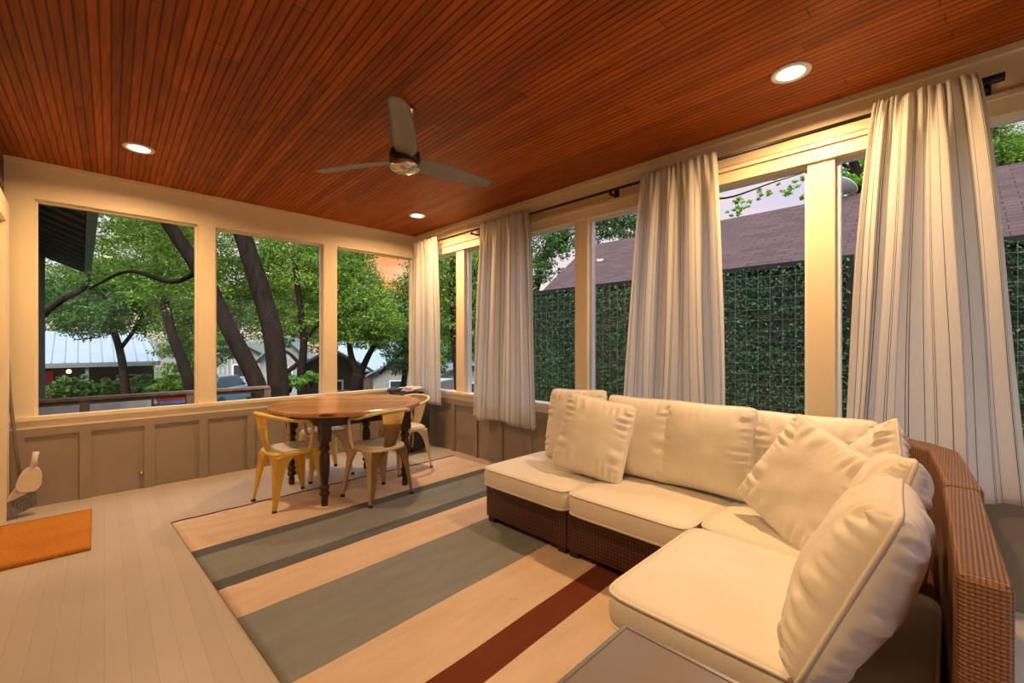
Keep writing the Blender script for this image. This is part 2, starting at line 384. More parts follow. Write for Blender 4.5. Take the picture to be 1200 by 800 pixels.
# board-and-batten on the wainscot
bt = BM()
for x in (-.36, .02, .435, .84, 1.25, 1.66, 2.07, 2.48, 2.89): box(bt, (x-.036, YB-.018, .0), (x+.036, YB, .565))
box(bt, (XL, YB-.018, .565), (XR, YB, .628)); S(obj('trim_5', bt, 'taupe_paint', bevel=.003))
wn_ = 0
def window(axis, a, b, z0, z1, p, fr=.028, m='cream_paint'):
    """a pane in its frame; axis x: lies in plane y=p, axis y: lies in plane x=p"""
    global wn_; wn_ += 1
    q = bpy.data.objects.new('window_%d' % wn_, None); C.objects.link(q); S(q)
    def bx(bm, u0, u1, w0, w1, d0, d1):
        if axis == 'x': box(bm, (u0, p+d0, w0), (u1, p+d1, w1))
        else: box(bm, (p+d0, u0, w0), (p+d1, u1, w1))
    f = BM(); bx(f, a, b, z0, z0+fr, 0, .05); bx(f, a, b, z1-fr, z1, 0, .05); bx(f, a, a+fr, z0+fr, z1-fr, 0, .05); bx(f, b-fr, b, z0+fr, z1-fr, 0, .05)
    obj('frame', f, m, q, bevel=.003)
    g_ = BM(); bx(g_, a+fr-.004, b-fr+.004, z0+fr-.004, z1-fr+.004, .022, .027); obj('pane', g_, 'glass', q)
for a, b in ((-.272, .80), (.94, 2.0), (2.155, 3.2)): window('x', a, b, .70, 2.46, YB+.045, .018)
# right wall
rb = BM(); box(rb, (XR, YF, 0), (XR+T, YB, .655)); S(obj('wall_right', rb, 'taupe_paint'))
rh = BM(); box(rh, (XR, YF, 2.43), (XR+T, YB, ZC)); S(obj('trim_6', rh, 'cream_paint'))
posts = [(4.98, YB), (4.085, 4.235), (3.27, 3.42), (2.31, 2.445), (1.36, 1.5), (.50, .64), (-.46, -.31), (-1.4, -1.26), (-2.25, -2.16)]
k = 7
for a, b in posts: S(boxobj('trim_%d' % k, (XR, a, .655), (XR+T, b, 2.43), 'cream_paint', bevel=.004)); k += 1
for (a0, b0), (a1, b1) in zip(posts, posts[1:]): window('y', b1, a0, .70, 2.43, XR+.045, .022, 'white_vinyl')
sr = BM(); box(sr, (XR-.035, YF, .692), (XR+.05, YB-.036, .722)); box(sr, (XR-.014, YF, .628), (XR, YB-.015, .692)); box(sr, (XR, YF, .655), (XR+T, YB, .70))
S(obj('trim_%d' % k, sr, 'cream_paint', bevel=.004)); k += 1
cr = BM(); box(cr, (XR-.02, YF, 2.425), (XR, YB, 2.505)); box(cr, (XR-.035, YF, 2.505), (XR, YB, 2.53)); S(obj('trim_%d' % k, cr, 'cream_paint', bevel=.003)); k += 1
cw = BM()
box(cw, (XR-.03, YF, ZC-.035), (XR, YB, ZC)); box(cw, (XL, YB-.02, ZC-.03), (XR, YB, ZC)); S(obj('trim_%d' % k, cw, 'cream_paint', bevel=.006)); k += 1
br_ = BM()
y = 4.7
while y > YF: box(br_, (XR-.018, y-.036, 0), (XR, y+.036, .565)); y -= .42
box(br_, (XR-.018, YF, .565), (XR, YB-.02, .628)); S(obj('trim_%d' % k, br_, 'taupe_paint', bevel=.003)); k += 1
# left wall (brick, with the doorway beside the mat) and the wall behind the camera
lw = BM(); box(lw, (XL-T, YF, 0), (XL, 3.78, ZC)); box(lw, (XL-T, 4.86, 0), (XL, YB+T, ZC)); box(lw, (XL-T, 3.78, 2.2), (XL, 4.86, ZC)); S(obj('wall_left', lw, 'brick'))
dc = BM(); box(dc, (XL-.02, 4.86, 0), (XL+.035, 5.06, 2.36)); box(dc, (XL-.02, 3.58, 0), (XL+.035, 3.78, 2.36)); box(dc, (XL-.02, 3.78, 2.2), (XL+.035, 4.86, 2.36)); S(obj('trim_%d' % k, dc, 'cream_paint', bevel=.005)); k += 1
dr = bpy.data.objects.new('door_1', None); C.objects.link(dr); S(dr)
boxobj('panel', (XL-.06, 3.78, .01), (XL-.015, 4.86, 2.2), 'cream_paint', dr, bevel=.004)
for z in (.35, 1.1, 1.9):
    h = BM(); lathe(h, [(.008, -.045), (.008, .045)], (XL-.006, 4.852, z), 10); obj('hinge', h, 'black_metal', dr)
dk_ = BM(); lathe(dk_, [(.012, 0), (.028, .02), (.028, .04), (.012, .05)], (0, 0, 0), 16)
kn = obj('door_knob', dk_, 'brass', dr, True); kn.rotation_euler = (0, PI/2, 0); kn.location = (XL-.015, 3.87, 1.0)
wr_ = BM(); box(wr_, (XL-T, YF-T, 0), (XR+T, YF, .655)); box(wr_, (XL-T, YF-T, 2.46), (XR+T, YF, ZC))
for a, b in ((XL-T, -.27), (.80, .94), (2.0, 2.155), (3.2, XR+T)): box(wr_, (a, YF-T, .655), (b, YF, 2.46))
S(obj('wall_rear', wr_, 'cream_paint'))
for a, b in ((-.27, .80), (.94, 2.0), (2.155, 3.2)): window('x', a, b, .655, 2.46, YF-.08, .02)  # unseen windows, added to let pale daylight onto curtains and cushions

# ------------------------------------------------------------------ recessed lights
def canlight(x, y, label):
    t = thing('recessed_light', label, 'ceiling light', (x, y, ZC), 0, 'recessed lights in the wooden ceiling')
    r = BM(); lathe(r, [(.066, .0), (.066, -.006), (.088, -.008), (.094, -.004), (.094, 0)], seg=40, cap=False); obj('trim_ring', r, 'white_vinyl', t, True)
    e = BM(); lathe(e, [(.0655, -.001), (.0655, -.003), (.03, -.004)], seg=40); obj('lens', e, 'lamp_lens', t, True)
    ld = bpy.data.lights.new('lamp_light', 'AREA'); ld.shape = 'DISK'; ld.size = .12; ld.energy = CAN; ld.color = CAN_COL; ld.spread = R(165)
    lo = bpy.data.objects.new('lamp_light', ld); C.objects.link(lo); lo.parent = t; lo.location = (0, 0, -.014)
canlight(.30, 4.25, 'round recessed light, the one above the yellow chair and the left window')
canlight(2.70, 4.26, 'round recessed light nearest the far corner, beyond the ceiling fan')
canlight(2.705, .61, 'largest looking round recessed light, above the curved end of the sofa')
canlight(.30, .61, 'round recessed light above the low table, out of the picture')

# ------------------------------------------------------------------ ceiling fan
fan = thing('ceiling_fan', 'grey three-blade ceiling fan hanging from the stained wood ceiling', 'ceiling fan', (1.425, 2.39, ZC))
b = BM(); lathe(b, [(.07, 0), (.07, -.018), (.045, -.05), (.018, -.07)]); obj('canopy', b, 'polished_nickel', fan, True)
b = BM(); lathe(b, [(.013, -.06), (.013, -.24)]); obj('downrod', b, 'nickel', fan, True)
b = BM(); lathe(b, [(.02, -.21), (.055, -.225), (.088, -.26), (.095, -.29), (.093, -.325), (.086, -.335)]); obj('motor_housing', b, 'black_metal', fan, True)
b = BM(); lathe(b, [(.086, -.336), (.094, -.34), (.092, -.365), (.078, -.378), (.074, -.372), (.0, -.372)], seg=36, cap=False); lr = obj('light_ring', b, 'polished_nickel', fan, True)
b = BM(); lathe(b, [(.073, -.374), (.05, -.388), (.02, -.394), (.001, -.395)], seg=36, cap=False); obj('lens_cover', b, 'polished_nickel', lr, True)
def blade(ang):
    b = BM(); n = 18; top = []; bot = []
    for i in range(n+1):
        t = i/n; r = .07+t*.60
        wd = (.040+.050*math.sin(min(1, t*3.2)*PI/2))*(1-.42*t) ; pit = R(-17)*(1-.35*t)
        off = .012*math.sin(t*PI)
        rowt = []; rowb = []
        if t > .985: wd *= .7
        for s in range(7):
            q = -1+s/3; yy = off+q*wd; camb = .006*(1-q*q)
            z = -.315 + math.sin(pit)*q*wd*1.0 + camb + .012*t
            rowt.append(b.verts.new((r, yy, z+.004*(1-abs(q)**3)))); rowb.append(b.verts.new((r, yy, z-.004*(1-abs(q)**3))))
        top.append(rowt); bot.append(rowb)
    for i in range(n):
        for s in range(6):
            b.faces.new((top[i][s], top[i+1][s], top[i+1][s+1], top[i][s+1])); b.faces.new((bot[i][s], bot[i][s+1], bot[i+1][s+1], bot[i+1][s]))
    bmesh.ops.remove_doubles(b, verts=b.verts, dist=.0005)
    for i in (0, n):
        pass
    bmesh.ops.holes_fill(b, edges=b.edges); bmesh.ops.recalc_face_normals(b, faces=b.faces)
    bmesh.ops.rotate(b, verts=b.verts, cent=(0, 0, 0), matrix=Matrix.Rotation(ang, 3, 'Z'))
    obj('blade', b, 'blade_grey', fan, True)
for a in (116, -4, 236): blade(R(a))

# ------------------------------------------------------------------ rug and mat
def sheet(name, w_, l_, th, m, nx, ny, fn):
    b = BM(); g_ = [[b.verts.new((w_*i/nx, -l_*j/ny, th+fn(w_*i/nx, l_*j/ny))) for j in range(ny+1)] for i in range(nx+1)]
    h_ = [[b.verts.new((w_*i/nx, -l_*j/ny, .0005)) for j in range(ny+1)] for i in range(nx+1)]
    for i in range(nx):
        for j in range(ny):
            b.faces.new((g_[i][j], g_[i][j+1], g_[i+1][j+1], g_[i+1][j])); b.faces.new((h_[i][j], h_[i+1][j], h_[i+1][j+1], h_[i][j+1]))
    for i in range(nx):
        b.faces.new((g_[i][0], g_[i+1][0], h_[i+1][0], h_[i][0])); b.faces.new((g_[i][ny], h_[i][ny], h_[i+1][ny], g_[i+1][ny]))
    for j in range(ny):
        b.faces.new((g_[0][j], h_[0][j], h_[0][j+1], g_[0][j+1])); b.faces.new((g_[nx][j], g_[nx][j+1], h_[nx][j+1], h_[nx][j]))
    bmesh.ops.recalc_face_normals(b, faces=b.faces)
    return obj(name, b, m, None, True)
rug = sheet('area_rug', 2.62, 3.75, .006, 'rug', 60, 80, lambda x, y: .003*max(0, noise.noise(Vector((x*3, y*3, 0))))+(.004*max(0, math.sin(x*23+y*5)) if x < .05 or y < .05 else 0))
rug.location = (.458, 3.985, 0); rug.rotation_euler = (0, 0, R(2.2))
tag(rug, 'large flat-woven rug with cream, grey and rust red stripes on the painted floor', 'rug')
dm = sheet('doormat', .47, .87, .024, 'coir', 12, 20, lambda x, y: .002*noise.noise(Vector((x*30, y*30, 0))))
dm.location = (-.415, 4.70, 0); dm.rotation_euler = (0, 0, R(-1)); tag(dm, 'orange-brown coir doormat on the floor at the left edge', 'doormat')

# ------------------------------------------------------------------ dining table
tb = thing('dining_table', 'round plank-topped dining table with dark turned legs standing on the rug', 'table', (1.75, 3.93, 0))
b = BM(); lathe(b, [(.628, .722), (.646, .728), (.652, .743), (.648, .759), (.636, .765)], seg=80); obj('tabletop', b, 'tabletop', tb, False)
b = BM()
for a, c_ in (((-.40, -.42, .635), (.40, -.395, .722)), ((-.40, .395, .635), (.40, .42, .722)), ((-.40, -.395, .635), (-.375, .395, .722)), ((.375, -.395, .635), (.40, .395, .722))): box(b, a, c_)
obj('apron', b, 'dark_brown', tb, bevel=.003)
prof = [(.022, 0), (.026, .01), (.027, .05), (.022, .075), (.036, .09), (.038, .11), (.026, .125), (.036, .14), (.038, .155), (.026, .172), (.028, .19), (.036, .27), (.041, .34), (.038, .40), (.028, .435), (.040, .455), (.042, .475), (.028, .49), (.036, .505), (.041, .52)]
for sx in (-1, 1):
    for sy in (-1, 1):
        b = BM(); lathe(b, prof, (sx*.365, sy*.385, 0), 20); box(b, (sx*.365-.04, sy*.385-.04, .52), (sx*.365+.04, sy*.385+.04, .722)); obj('leg', b, 'dark_brown', tb, False, bevel=.0)

# ------------------------------------------------------------------ metal cafe chairs (back towards -y, seat centre at origin)
def chair(label, m):
    t = thing('metal_armchair', label, 'chair', (0, 0, 0), 0, 'metal chairs around the round table')
    b = BM(); n = 48
    def rr(hw, e, a): # rounded square
        c_, s_ = math.cos(a), math.sin(a); return (hw*math.copysign(abs(c_)**e, c_), hw*math.copysign(abs(s_)**e, s_))
    rings = []
    for hw, z in ((.168, .405), (.180, .410), (.184, .425), (.182, .438), (.172, .443)):
        rings.append([b.verts.new((*rr(hw, .42, 2*PI*i/n), z)) for i in range(n)])
    for p, q in zip(rings, rings[1:]):
        for i in range(n): b.faces.new((p[i], p[(i+1) % n], q[(i+1) % n], q[i]))
    b.faces.new(rings[0][::-1]); b.faces.new(rings[-1]); obj('seat_rim', b, m, t, True)
    b = BM(); rings = []
    for hw, z in ((.170, .4435), (.172, .448), (.165, .453), (.08, .451)):
        rings.append([b.verts.new((*rr(hw, .45, 2*PI*i/n), z)) for i in range(n)])
    for p, q in zip(rings, rings[1:]):
        for i in range(n): b.faces.new((p[i], p[(i+1) % n], q[(i+1) % n], q[i]))
    b.faces.new(rings[0][::-1]); b.faces.new(rings[-1]); obj('seat', b, 'seat_white', t, True)
    for sx in (-1, 1):
        for sy in (-1, 1):
            b = BM(); nz_ = 22; rows = []
            for i in range(nz_+1):
                z = .012+(.418-.012)*i/nz_; tt = i/nz_
                cx, cy = .212-.036*tt, .212-.036*tt
                w_ = .024+.062*tt
                if z > .25: q = (z-.25)/.168; w_ += (.178-.086)*(1-math.sqrt(max(0, 1-q*q)))
                w_ = min(w_, cx)
                row = []
                for x, y in ((cx-w_, cy), (cx-.6*w_-.004, cy+.001), (cx-.010, cy), (cx-.003, cy-.003), (cx, cy-.010), (cx+.001, cy-.6*w_-.004), (cx, cy-w_)):
                    row.append(b.verts.new((sx*x, sy*y, z)))
                rows.append(row)
            for p, q in zip(rows, rows[1:]):
                for j in range(6): b.faces.new((p[j], p[j+1], q[j+1], q[j]))
            ex = bmesh.ops.solidify(b, geom=b.faces[:], thickness=.004); bmesh.ops.recalc_face_normals(b, faces=b.faces)
            lg = obj('leg', b, m, t, True)
            f = BM(); lathe(f, [(.016, 0), (.018, .004), (.016, .02)], (sx*.204, sy*.204, 0), 12); obj('rubber_foot', f, 'black_metal', lg, True)
    # arm and back rail in one bent tube
    b = BM()
    half = [(.188, .075, .425), (.205, .082, .50), (.218, .085, .60), (.225, .075, .655), (.232, .03, .684), (.232, -.06, .694), (.20, -.165, .722), (.12, -.222, .742), (0, -.238, .746)]
    full = [(-x, y, z) for x, y, z in half]+[(x, y, z) for x, y, z in half[::-1][1:]]
    tube(b, smoothpath(full, 5), .0135, 10); obj('arm_rail', b, m, t, True)
    # splat
    b = BM(); rows = []
    for i in range(13):
        q = i/12; z = .425+(.742-.425)*q; y = -.178-.058*q-.012*math.sin(q*PI); hw = .056+.062*q**1.3
        rows.append([b.verts.new((hw*(-1+s/3), y+.012*(-1+s/3)**2, z)) for s in range(7)])
    for p, q in zip(rows, rows[1:]):
        for j in range(6): b.faces.new((p[j], p[j+1], q[j+1], q[j]))
    bmesh.ops.solidify(b, geom=b.faces[:], thickness=.004); bmesh.ops.recalc_face_normals(b, faces=b.faces); obj('back_splat', b, m, t, True)
    return t
chA = chair('yellow metal armchair with white seat, left of the round table by the wall', 'chair_yellow')
chA.location = (1.23, 3.88, .0); chA.rotation_euler = (0, 0, R(-90+6))
chB = chair('cream metal armchair in front of the round table, its back towards the striped rug', 'chair_cream')
chB.location = (1.80, 3.46, .0065); chB.rotation_euler = (0, 0, R(7))
dup(chB, (2.385, 4.03, .0), R(90+7), 'cream metal armchair right of the round table, beside the corner curtain')
dup(chB, (1.72, 4.42, .0), R(180), 'cream metal armchair behind the round table, mostly hidden, facing the rug')

# ------------------------------------------------------------------ cushions
def pillow(name, label, cat, w_, h_, th, loc, rot, group, wr=1.0, seed=0):
    """plump knife-edge pillow; local x width, y height, z thickness; two parts: cover and piping"""
    t = thing(name, label, cat, loc, 0, group); t.rotation_euler = rot
    b = BM(); n = 64; rnd = random.Random(seed); ph = [rnd.uniform(0, 6.3) for _ in range(8)]
    def outl(u, v):
        # slightly pulled-in sides, rounded corners
        f = 1-.05*(1-v*v) if True else 1; g_ = 1-.05*(1-u*u)
        k_ = (abs(u)*abs(v))**6; rc = 1-.06*k_
        return Vector((u*w_/2*f*rc, v*h_/2*g_*rc, 0))
    def height(u, v):
        a = max(0, 1-abs(u)**2.6)**.5; c_ = max(0, 1-abs(v)**2.6)**.5
        h0 = th/2*(a*c_)**.85
        e = max(abs(u), abs(v)); s_ = v if abs(u) > abs(v) else u
        wrk = math.sin(s_*26+ph[0]+2.2*math.sin(s_*5+ph[1]))*(.5+.5*math.sin(s_*7+ph[2]))
        band = math.exp(-((e-.80)/.16)**2)
        h0 += wr*.0075*wrk*band*(a*c_ > 0)
        h0 += wr*.0028*math.sin(s_*62+ph[5]+3*math.sin(s_*9+ph[6]))*math.exp(-((e-.88)/.10)**2)*(a*c_ > 0)
        h0 += wr*.006*noise.noise(Vector((u*2.3+ph[3], v*2.3+ph[4], seed)))*(a*c_)
        return h0
    def coord(i): s_ = -1+2*i/n; return math.sin(s_*PI/2)*.75+s_*.25
    grids = []
    for sg in (1, -1):
        grids.append([[b.verts.new(outl(coord(i), coord(j))+Vector((0, 0, sg*max(0, height(coord(i), coord(j)) if 0 < i < n and 0 < j < n else 0)))) for j in range(n+1)] for i in range(n+1)])
    for gi, g_ in enumerate(grids):
        for i in range(n):
            for j in range(n):
                f = (g_[i][j], g_[i+1][j], g_[i+1][j+1], g_[i][j+1]); b.faces.new(f if gi == 0 else f[::-1])
    bmesh.ops.remove_doubles(b, verts=b.verts, dist=.0002)
    obj('cover', b, 'canvas', t, True)
    b = BM(); pts = []
    K = 26
    for q in range(4):
        for i in range(K):
            s_ = -1+2*i/K; u, v = ((s_, -1), (1, s_), (-s_, 1), (-1, -s_))[q]; pts.append(outl(u, v))
    tube(b, pts, .0058, 6, True); obj('piping', b, 'canvas', t, True)
    return t
def seatcushion(name, label, x0, x1, y0, y1, z0, z1, group, dome=.012):
    t = thing(name, label, 'seat cushion', ((x0+x1)/2, (y0+y1)/2, z0), 0, group)
    b = BM(); n = 44; w_, l_, h_ = x1-x0, y1-y0, z1-z0
    def oc(a, ins, e=.16):
        c_, s_ = math.cos(a), math.sin(a)
        return ((w_/2-ins)*math.copysign(abs(c_)**e, c_), (l_/2-ins)*math.copysign(abs(s_)**e, s_))
    A = [2*PI*i/(4*n) for i in range(4*n)]
    def ag(i):   # crowd angles near the corners
        a = A[i]; return a
    prof = [(.012, 0), (.002, .012), (-.004, h_*.3), (-.005, h_*.6), (.0, h_-.018), (.006, h_-.004), (.03, h_), (.09, h_+dome*.45), (.18, h_+dome*.8), (.30, h_+dome)]
    rings = []
    for ins, z in prof:
        rings.append([b.verts.new((*oc(ag(i), ins, .16 if ins < .05 else .3), z)) for i in range(4*n)])
    for p, q in zip(rings, rings[1:]):
        for i in range(4*n): b.faces.new((p[i], p[(i+1) % (4*n)], q[(i+1) % (4*n)], q[i]))
    b.faces.new(rings[0][::-1]); b.faces.new(rings[-1]); bmesh.ops.recalc_face_normals(b, faces=b.faces)
    obj('cover', b, 'canvas', t, True)
    b = BM(); tube(b, [(*oc(ag(i), -.001), h_-.008) for i in range(0, 4*n)], .0055, 6, True); tube(b, [(*oc(ag(i), -.001), .014) for i in range(0, 4*n)], .0055, 6, True)
    obj('piping', b, 'canvas', t, True); return t

# ------------------------------------------------------------------ sectional sofa modules
def module(label, x0, x1, y0, y1, backs, group='wicker modules of the corner sofa'):
    t = thing('sofa_module', label, 'sofa section', (x0, y0, 0), 0, group); w_, l_ = x1-x0, y1-y0
    b = BM(); box(b, (0, 0, .05), (w_, l_, .285)); obj('base', b, 'wicker', t, bevel=.012)
    for sx in (.01, w_-.07):
        for sy in (.01, l_-.07):
            b = BM(); box(b, (sx, sy, .008), (sx+.06, sy+.06, .05)); obj('foot', b, 'dark_brown', t, bevel=.006)
    for pts in backs:
        b = BM(); prism(b, [(x-x0, y-y0, .285) for x, y in pts], (0, 0, .82-.285)); obj('back', b, 'wicker_light', t, bevel=.016, seg=3)
    return t
module('wicker sofa section at the left end, nearest the dining table', 2.11, 2.86, 1.665, 2.40, [[(2.765, 1.668), (2.86, 1.668), (2.86, 2.30), (2.765, 2.30)]])
module('wicker sofa section second from the left, its front partly behind the seat in front', 2.11, 2.90, .885, 1.655, [[(2.79, .888), (2.90, .888), (2.90, 1.652), (2.79, 1.652)]])
module('wicker corner section with an angled back under the big curtain', 2.11, 3.06, -.085, .875,
       [[(2.113, .02), (2.113, -.075), (2.80, -.02), (2.93, .06), (3.06, .20), (3.06, .872), (2.95, .872), (2.95, .27), (2.86, .15), (2.75, .075)]])
module('wicker sofa section nearest the viewer with a high tan back', 1.305, 2.10, -.085, .83, [[(1.308, -.088), (2.097, -.065), (2.097, .025), (1.308, -.005)]])
gs = 'seat cushions of the corner sofa'
seatcushion('seat_cushion', 'cream seat cushion at the left end of the sofa under two pillows', 2.04, 2.745, 1.63, 2.38, .288, .42, gs)
seatcushion('seat_cushion', 'long cream seat cushion second from the left end of the sofa', 2.04, 2.77, .885, 1.615, .288, .42, gs)
seatcushion('seat_cushion', 'cream corner seat cushion under the tilted square pillow', 2.13, 2.85, .11, .872, .288, .42, gs)
seatcushion('seat_cushion', 'large cream seat cushion nearest the viewer beside the low grey table', 1.33, 2.115, .03, .885, .288, .42, gs)
# back cushions: local x -> width, y -> height, z -> facing
def face(dirdeg, lean, roll=0):
    """pillow facing compass direction (degrees in plan), leaning back by lean degrees, rolled in its own plane"""
    m_ = Matrix.Rotation(R(dirdeg+90), 3, 'Z') @ Matrix.Rotation(R(90-lean), 3, 'X') @ Matrix.Rotation(R(roll), 3, 'Z')
    return m_.to_euler()
gb = 'back cushions of the corner sofa'; gp = 'loose square pillows on the corner sofa'
def bcush(label, x, y, w_, h_, th, d, lean, seed, roll=0, z=None):
    hz = h_/2*math.cos(R(lean)); return pillow('back_cushion', label, 'cushion', w_, h_, th, (x, y, (z if z is not None else .435+hz)), face(d, lean, roll), gb, 1.0, seed)
bcush('cream back cushion behind the two pillows at the left end of the sofa', 2.60, 1.45, .50, .52, .20, 180, 8, 3)
bcush('plump cream back cushion in the middle of the long side of the sofa', 2.62, 1.03, .56, .52, .23, 180, 9, 4)
bcush('wide cream back cushion below the cream post, behind the tilted pillow', 2.70, .53, .58, .50, .22, 184, 9, 5)
def throw(label, loc, w_, h_, th, d, lean, roll, seed): return pillow('throw_pillow', label, 'pillow', w_, h_, th, loc, face(d, lean, roll), gp, 1.7, seed)
throw('cream square pillow at the far left end of the sofa, behind another', (2.60, 1.97, .70), .54, .54, .19, 176, 12, 3, 11)
throw('cream square pillow standing in front of two others at the left end', (2.42, 1.68, .685), .50, .52, .20, 196, 18, -9, 12)
throw('tilted cream square pillow in the corner of the sofa', (2.33, .46, .655), .52, .52, .15, 158, 22, -24, 13)
throw('rumpled cream pillow wedged in the corner behind the two on the short side', (2.50, .25, .70), .43, .43, .15, 118, 14, 38, 14)
throw('rumpled cream pillow between the corner and the large nearest one', (2.0, .19, .675), .52, .50, .19, 98, 18, 10, 15)
throw('large plump cream pillow nearest the viewer, seam facing out', (1.55, .195, .665), .58, .52, .23, 92, 23, 4, 16)

# ------------------------------------------------------------------ low table in the foreground
lt = thing('low_table', 'low grey-topped metal table at the bottom edge beside the sofa', 'table', (.40, -.12, 0))
b = BM(); box(b, (.012, .012, .432), (.763, .808, .447)); obj('tabletop', b, 'smoked', lt, bevel=.004)
b = BM()
for a, c_ in (((0, 0, .41), (.775, .012, .45)), ((0, .808, .41), (.775, .82, .45)), ((0, .012, .41), (.012, .808, .45)), ((.763, .012, .41), (.775, .808, .45))): box(b, a, c_)
obj('frame', b, 'nickel', lt, bevel=.004)
for x in (.002, .733):
    for y in (.002, .778):
        b = BM(); box(b, (x, y, 0.0), (x+.04, y+.04, .41)); obj('leg', b, 'nickel', lt, bevel=.004)

# ------------------------------------------------------------------ curtains and rod
RODX, RODZ = 3.125, 2.575
cr_ = thing('curtain_rod', 'long dark metal curtain rod running the length of the right wall', 'curtain rod', (RODX, 2.4, RODZ))
b = BM(); tube(b, [(0, -2.50, 0), (0, 2.6, 0)], .0115, 14); obj('rod', b, 'black_metal', cr_, True)
b = BM(); tube(b, [(0, -2.492, 0), (0, -2.575, 0)], .021, 18); obj('finial', b, 'black_metal', cr_, True)
for y in (-2.515, -.40, 1.42, 2.52):
    b = BM(); box(b, (-.008, y-.008, -.035), (.008, y+.008, 0)); box(b, (-.008, y-.008, -.035), (.103, y+.008, -.022)); box(b, (.092, y-.02, -.06), (.103, y+.02, .03)); obj('bracket', b, 'black_metal', cr_, bevel=.002)
def curtain(label, ta, tb_, ba, bb_, zb, folds, cloth, seed, swirl=0.):
    """gathered on the rod between y=ta..tb, hanging to y=ba..bb"""
    rnd = random.Random(seed); NU, NV = folds*26, 60
    ph = [rnd.uniform(0, 6.28) for _ in range(12)]
    warp = [rnd.uniform(.55, 1.5) for _ in range(folds*2+1)]
    # uneven fold spacing
    cum = [0]
    for i in range(folds*2): cum.append(cum[-1]+warp[i])
    tot = cum[-1]
    def phase(u):
        x = u*tot
        for i in range(folds*2):
            if x <= cum[i+1] or i == folds*2-1: return (i+(x-cum[i])/warp[i])*PI
    me = bpy.data.meshes.new('curtain'); verts = []; uvs = []
    for j in range(NV+1):
        v = j/NV
        z = RODZ+.045+(zb-RODZ-.045)*v
        for i in range(NU+1):
            u = i/NU; p_ = phase(u)
            e = v**.75
            a = ta+(tb_-ta)*u; c_ = ba+(bb_-ba)*(u+.03*math.sin(u*9+ph[0])*v)
            y = a+(c_-a)*e + .010*math.sin(v*5+ph[1]+u*11)*v
            amp = .022+.010*min(1, v*2.2)+.010*v*math.sin(u*7+ph[2])
            s1 = math.sin(p_); s2 = math.sin(p_*.5+ph[3]+v*1.2)
            soft = s1*(1-.55*v)+s2*.8*v
            k0 = min(1, v/.12)
            x = RODX-.024+amp*soft*(.25+.75*k0)-.012*(1-k0)
            # gathered heading: tight ruffles on the rod pocket, dying out below it
            x += .013*math.sin(p_*3.2+ph[4]+1.2*math.sin(u*13+ph[7]))*math.exp(-(v/.09)**2)
            if v < .045: x = min(x, RODX-.0145)
            y += .012*math.sin(p_*2+ph[5])*(1-v*.4)*(.3+v)
            x = min(x, XR-.045)
            zz = z + (.012*math.sin(u*8+ph[6]) if j == NV else .0)*1.0 + .008*math.sin(p_)*(1-v)**8
            verts.append((x, y, zz)); uvs.append((u*cloth, v*2))
    faces = [(j*(NU+1)+i, j*(NU+1)+i+1, (j+1)*(NU+1)+i+1, (j+1)*(NU+1)+i) for j in range(NV) for i in range(NU)]
    me.from_pydata(verts, [], faces); ul = me.uv_layers.new(name='UVMap')
    for lp in me.loops: ul.data[lp.index].uv = uvs[lp.vertex_index]
    o = link('curtain', me, 'curtain', None, True)
    md = o.modifiers.new('thickness', 'SOLIDIFY'); md.thickness = .0015
    tag(o, label, 'curtain', 'striped curtains on the right wall')
curtain('narrow cream striped curtain hanging in the far corner behind the table', 4.97, 4.45, 5.04, 4.36, .56, 4, 1.0, 1)
curtain('cream striped curtain between the far corner and the sofa, hem above floor', 3.62, 2.90, 3.80, 2.81, .48, 5, 1.4, 2)
curtain('cream striped curtain in the middle, hanging behind the sofa cushions', 1.70, 1.14, 1.88, 1.05, .5, 4, 1.3, 3)
curtain('largest cream striped curtain at the right end beside the rod finial', .30, -.09, .47, -.27, .54, 4, 1.15, 4)

# ------------------------------------------------------------------ broom, dustpan, brass latch
br = thing('broom', 'long-handled broom with grey bristles leaning in the left corner', 'broom', (0, 0, 0))
b = BM(); tube(b, [(-.325, 4.93, .20), (-.362, 5.0, .55), (-.392, 5.05, .9), (-.408, 5.085, 1.22)], .0115, 10); obj('handle', b, 'broom_brown', br, True)
b = BM(); prism(b, [(-.395, 4.90, .125), (-.255, 4.92, .185), (-.262, 4.92, .215), (-.30, 4.92, .25), (-.345, 4.91, .245), (-.395, 4.90, .16)], (0, .035, 0)); obj('head', b, 'dustpan_white', br, bevel=.006)
b = BM(); prism(b, [(-.405, 4.885, .004), (-.245, 4.905, .075), (-.255, 4.915, .186), (-.395, 4.895, .126)], (0, .05, 0)); obj('bristles', b, 'bristle_grey', br)
dp = thing('dustpan', 'off-white plastic dustpan clipped to the broom in the left corner', 'dustpan', (-.33, 4.865, .0), 0)
dp.rotation_euler = (0, R(10), 0)
b = BM(); pp = []
for i in range(24):
    a = 2*PI*i/24; x = .062*math.cos(a); z = .105*math.sin(a)
    if z < 0: x *= 1.12
    pp.append((x, 0, .28+max(z, -.085)))
prism(b, pp, (0, .022, 0)); obj('pan', b, 'dustpan_white', dp, bevel=.005)
b = BM(); tube(b, [(0, .012, .38), (-.002, .012, .43), (-.004, .012, .49)], [.02, .016, .019], 10); obj('handle', b, 'dustpan_white', dp, True)
lc = thing('wall_tap', 'small brass tap on the taupe panel under the left window', 'tap', (.375, YB, .155))
b = BM(); tube(b, [(0, 0, 0), (0, -.03, 0), (0, -.04, -.02)], .009, 10); obj('spout', b, 'brass', lc, True)
b = BM(); tube(b, [(-.022, -.026, .018), (.022, -.026, .018)], .006, 8); tube(b, [(0, -.026, 0), (0, -.026, .018)], .005, 8); obj('knob', b, 'brass', lc, True)

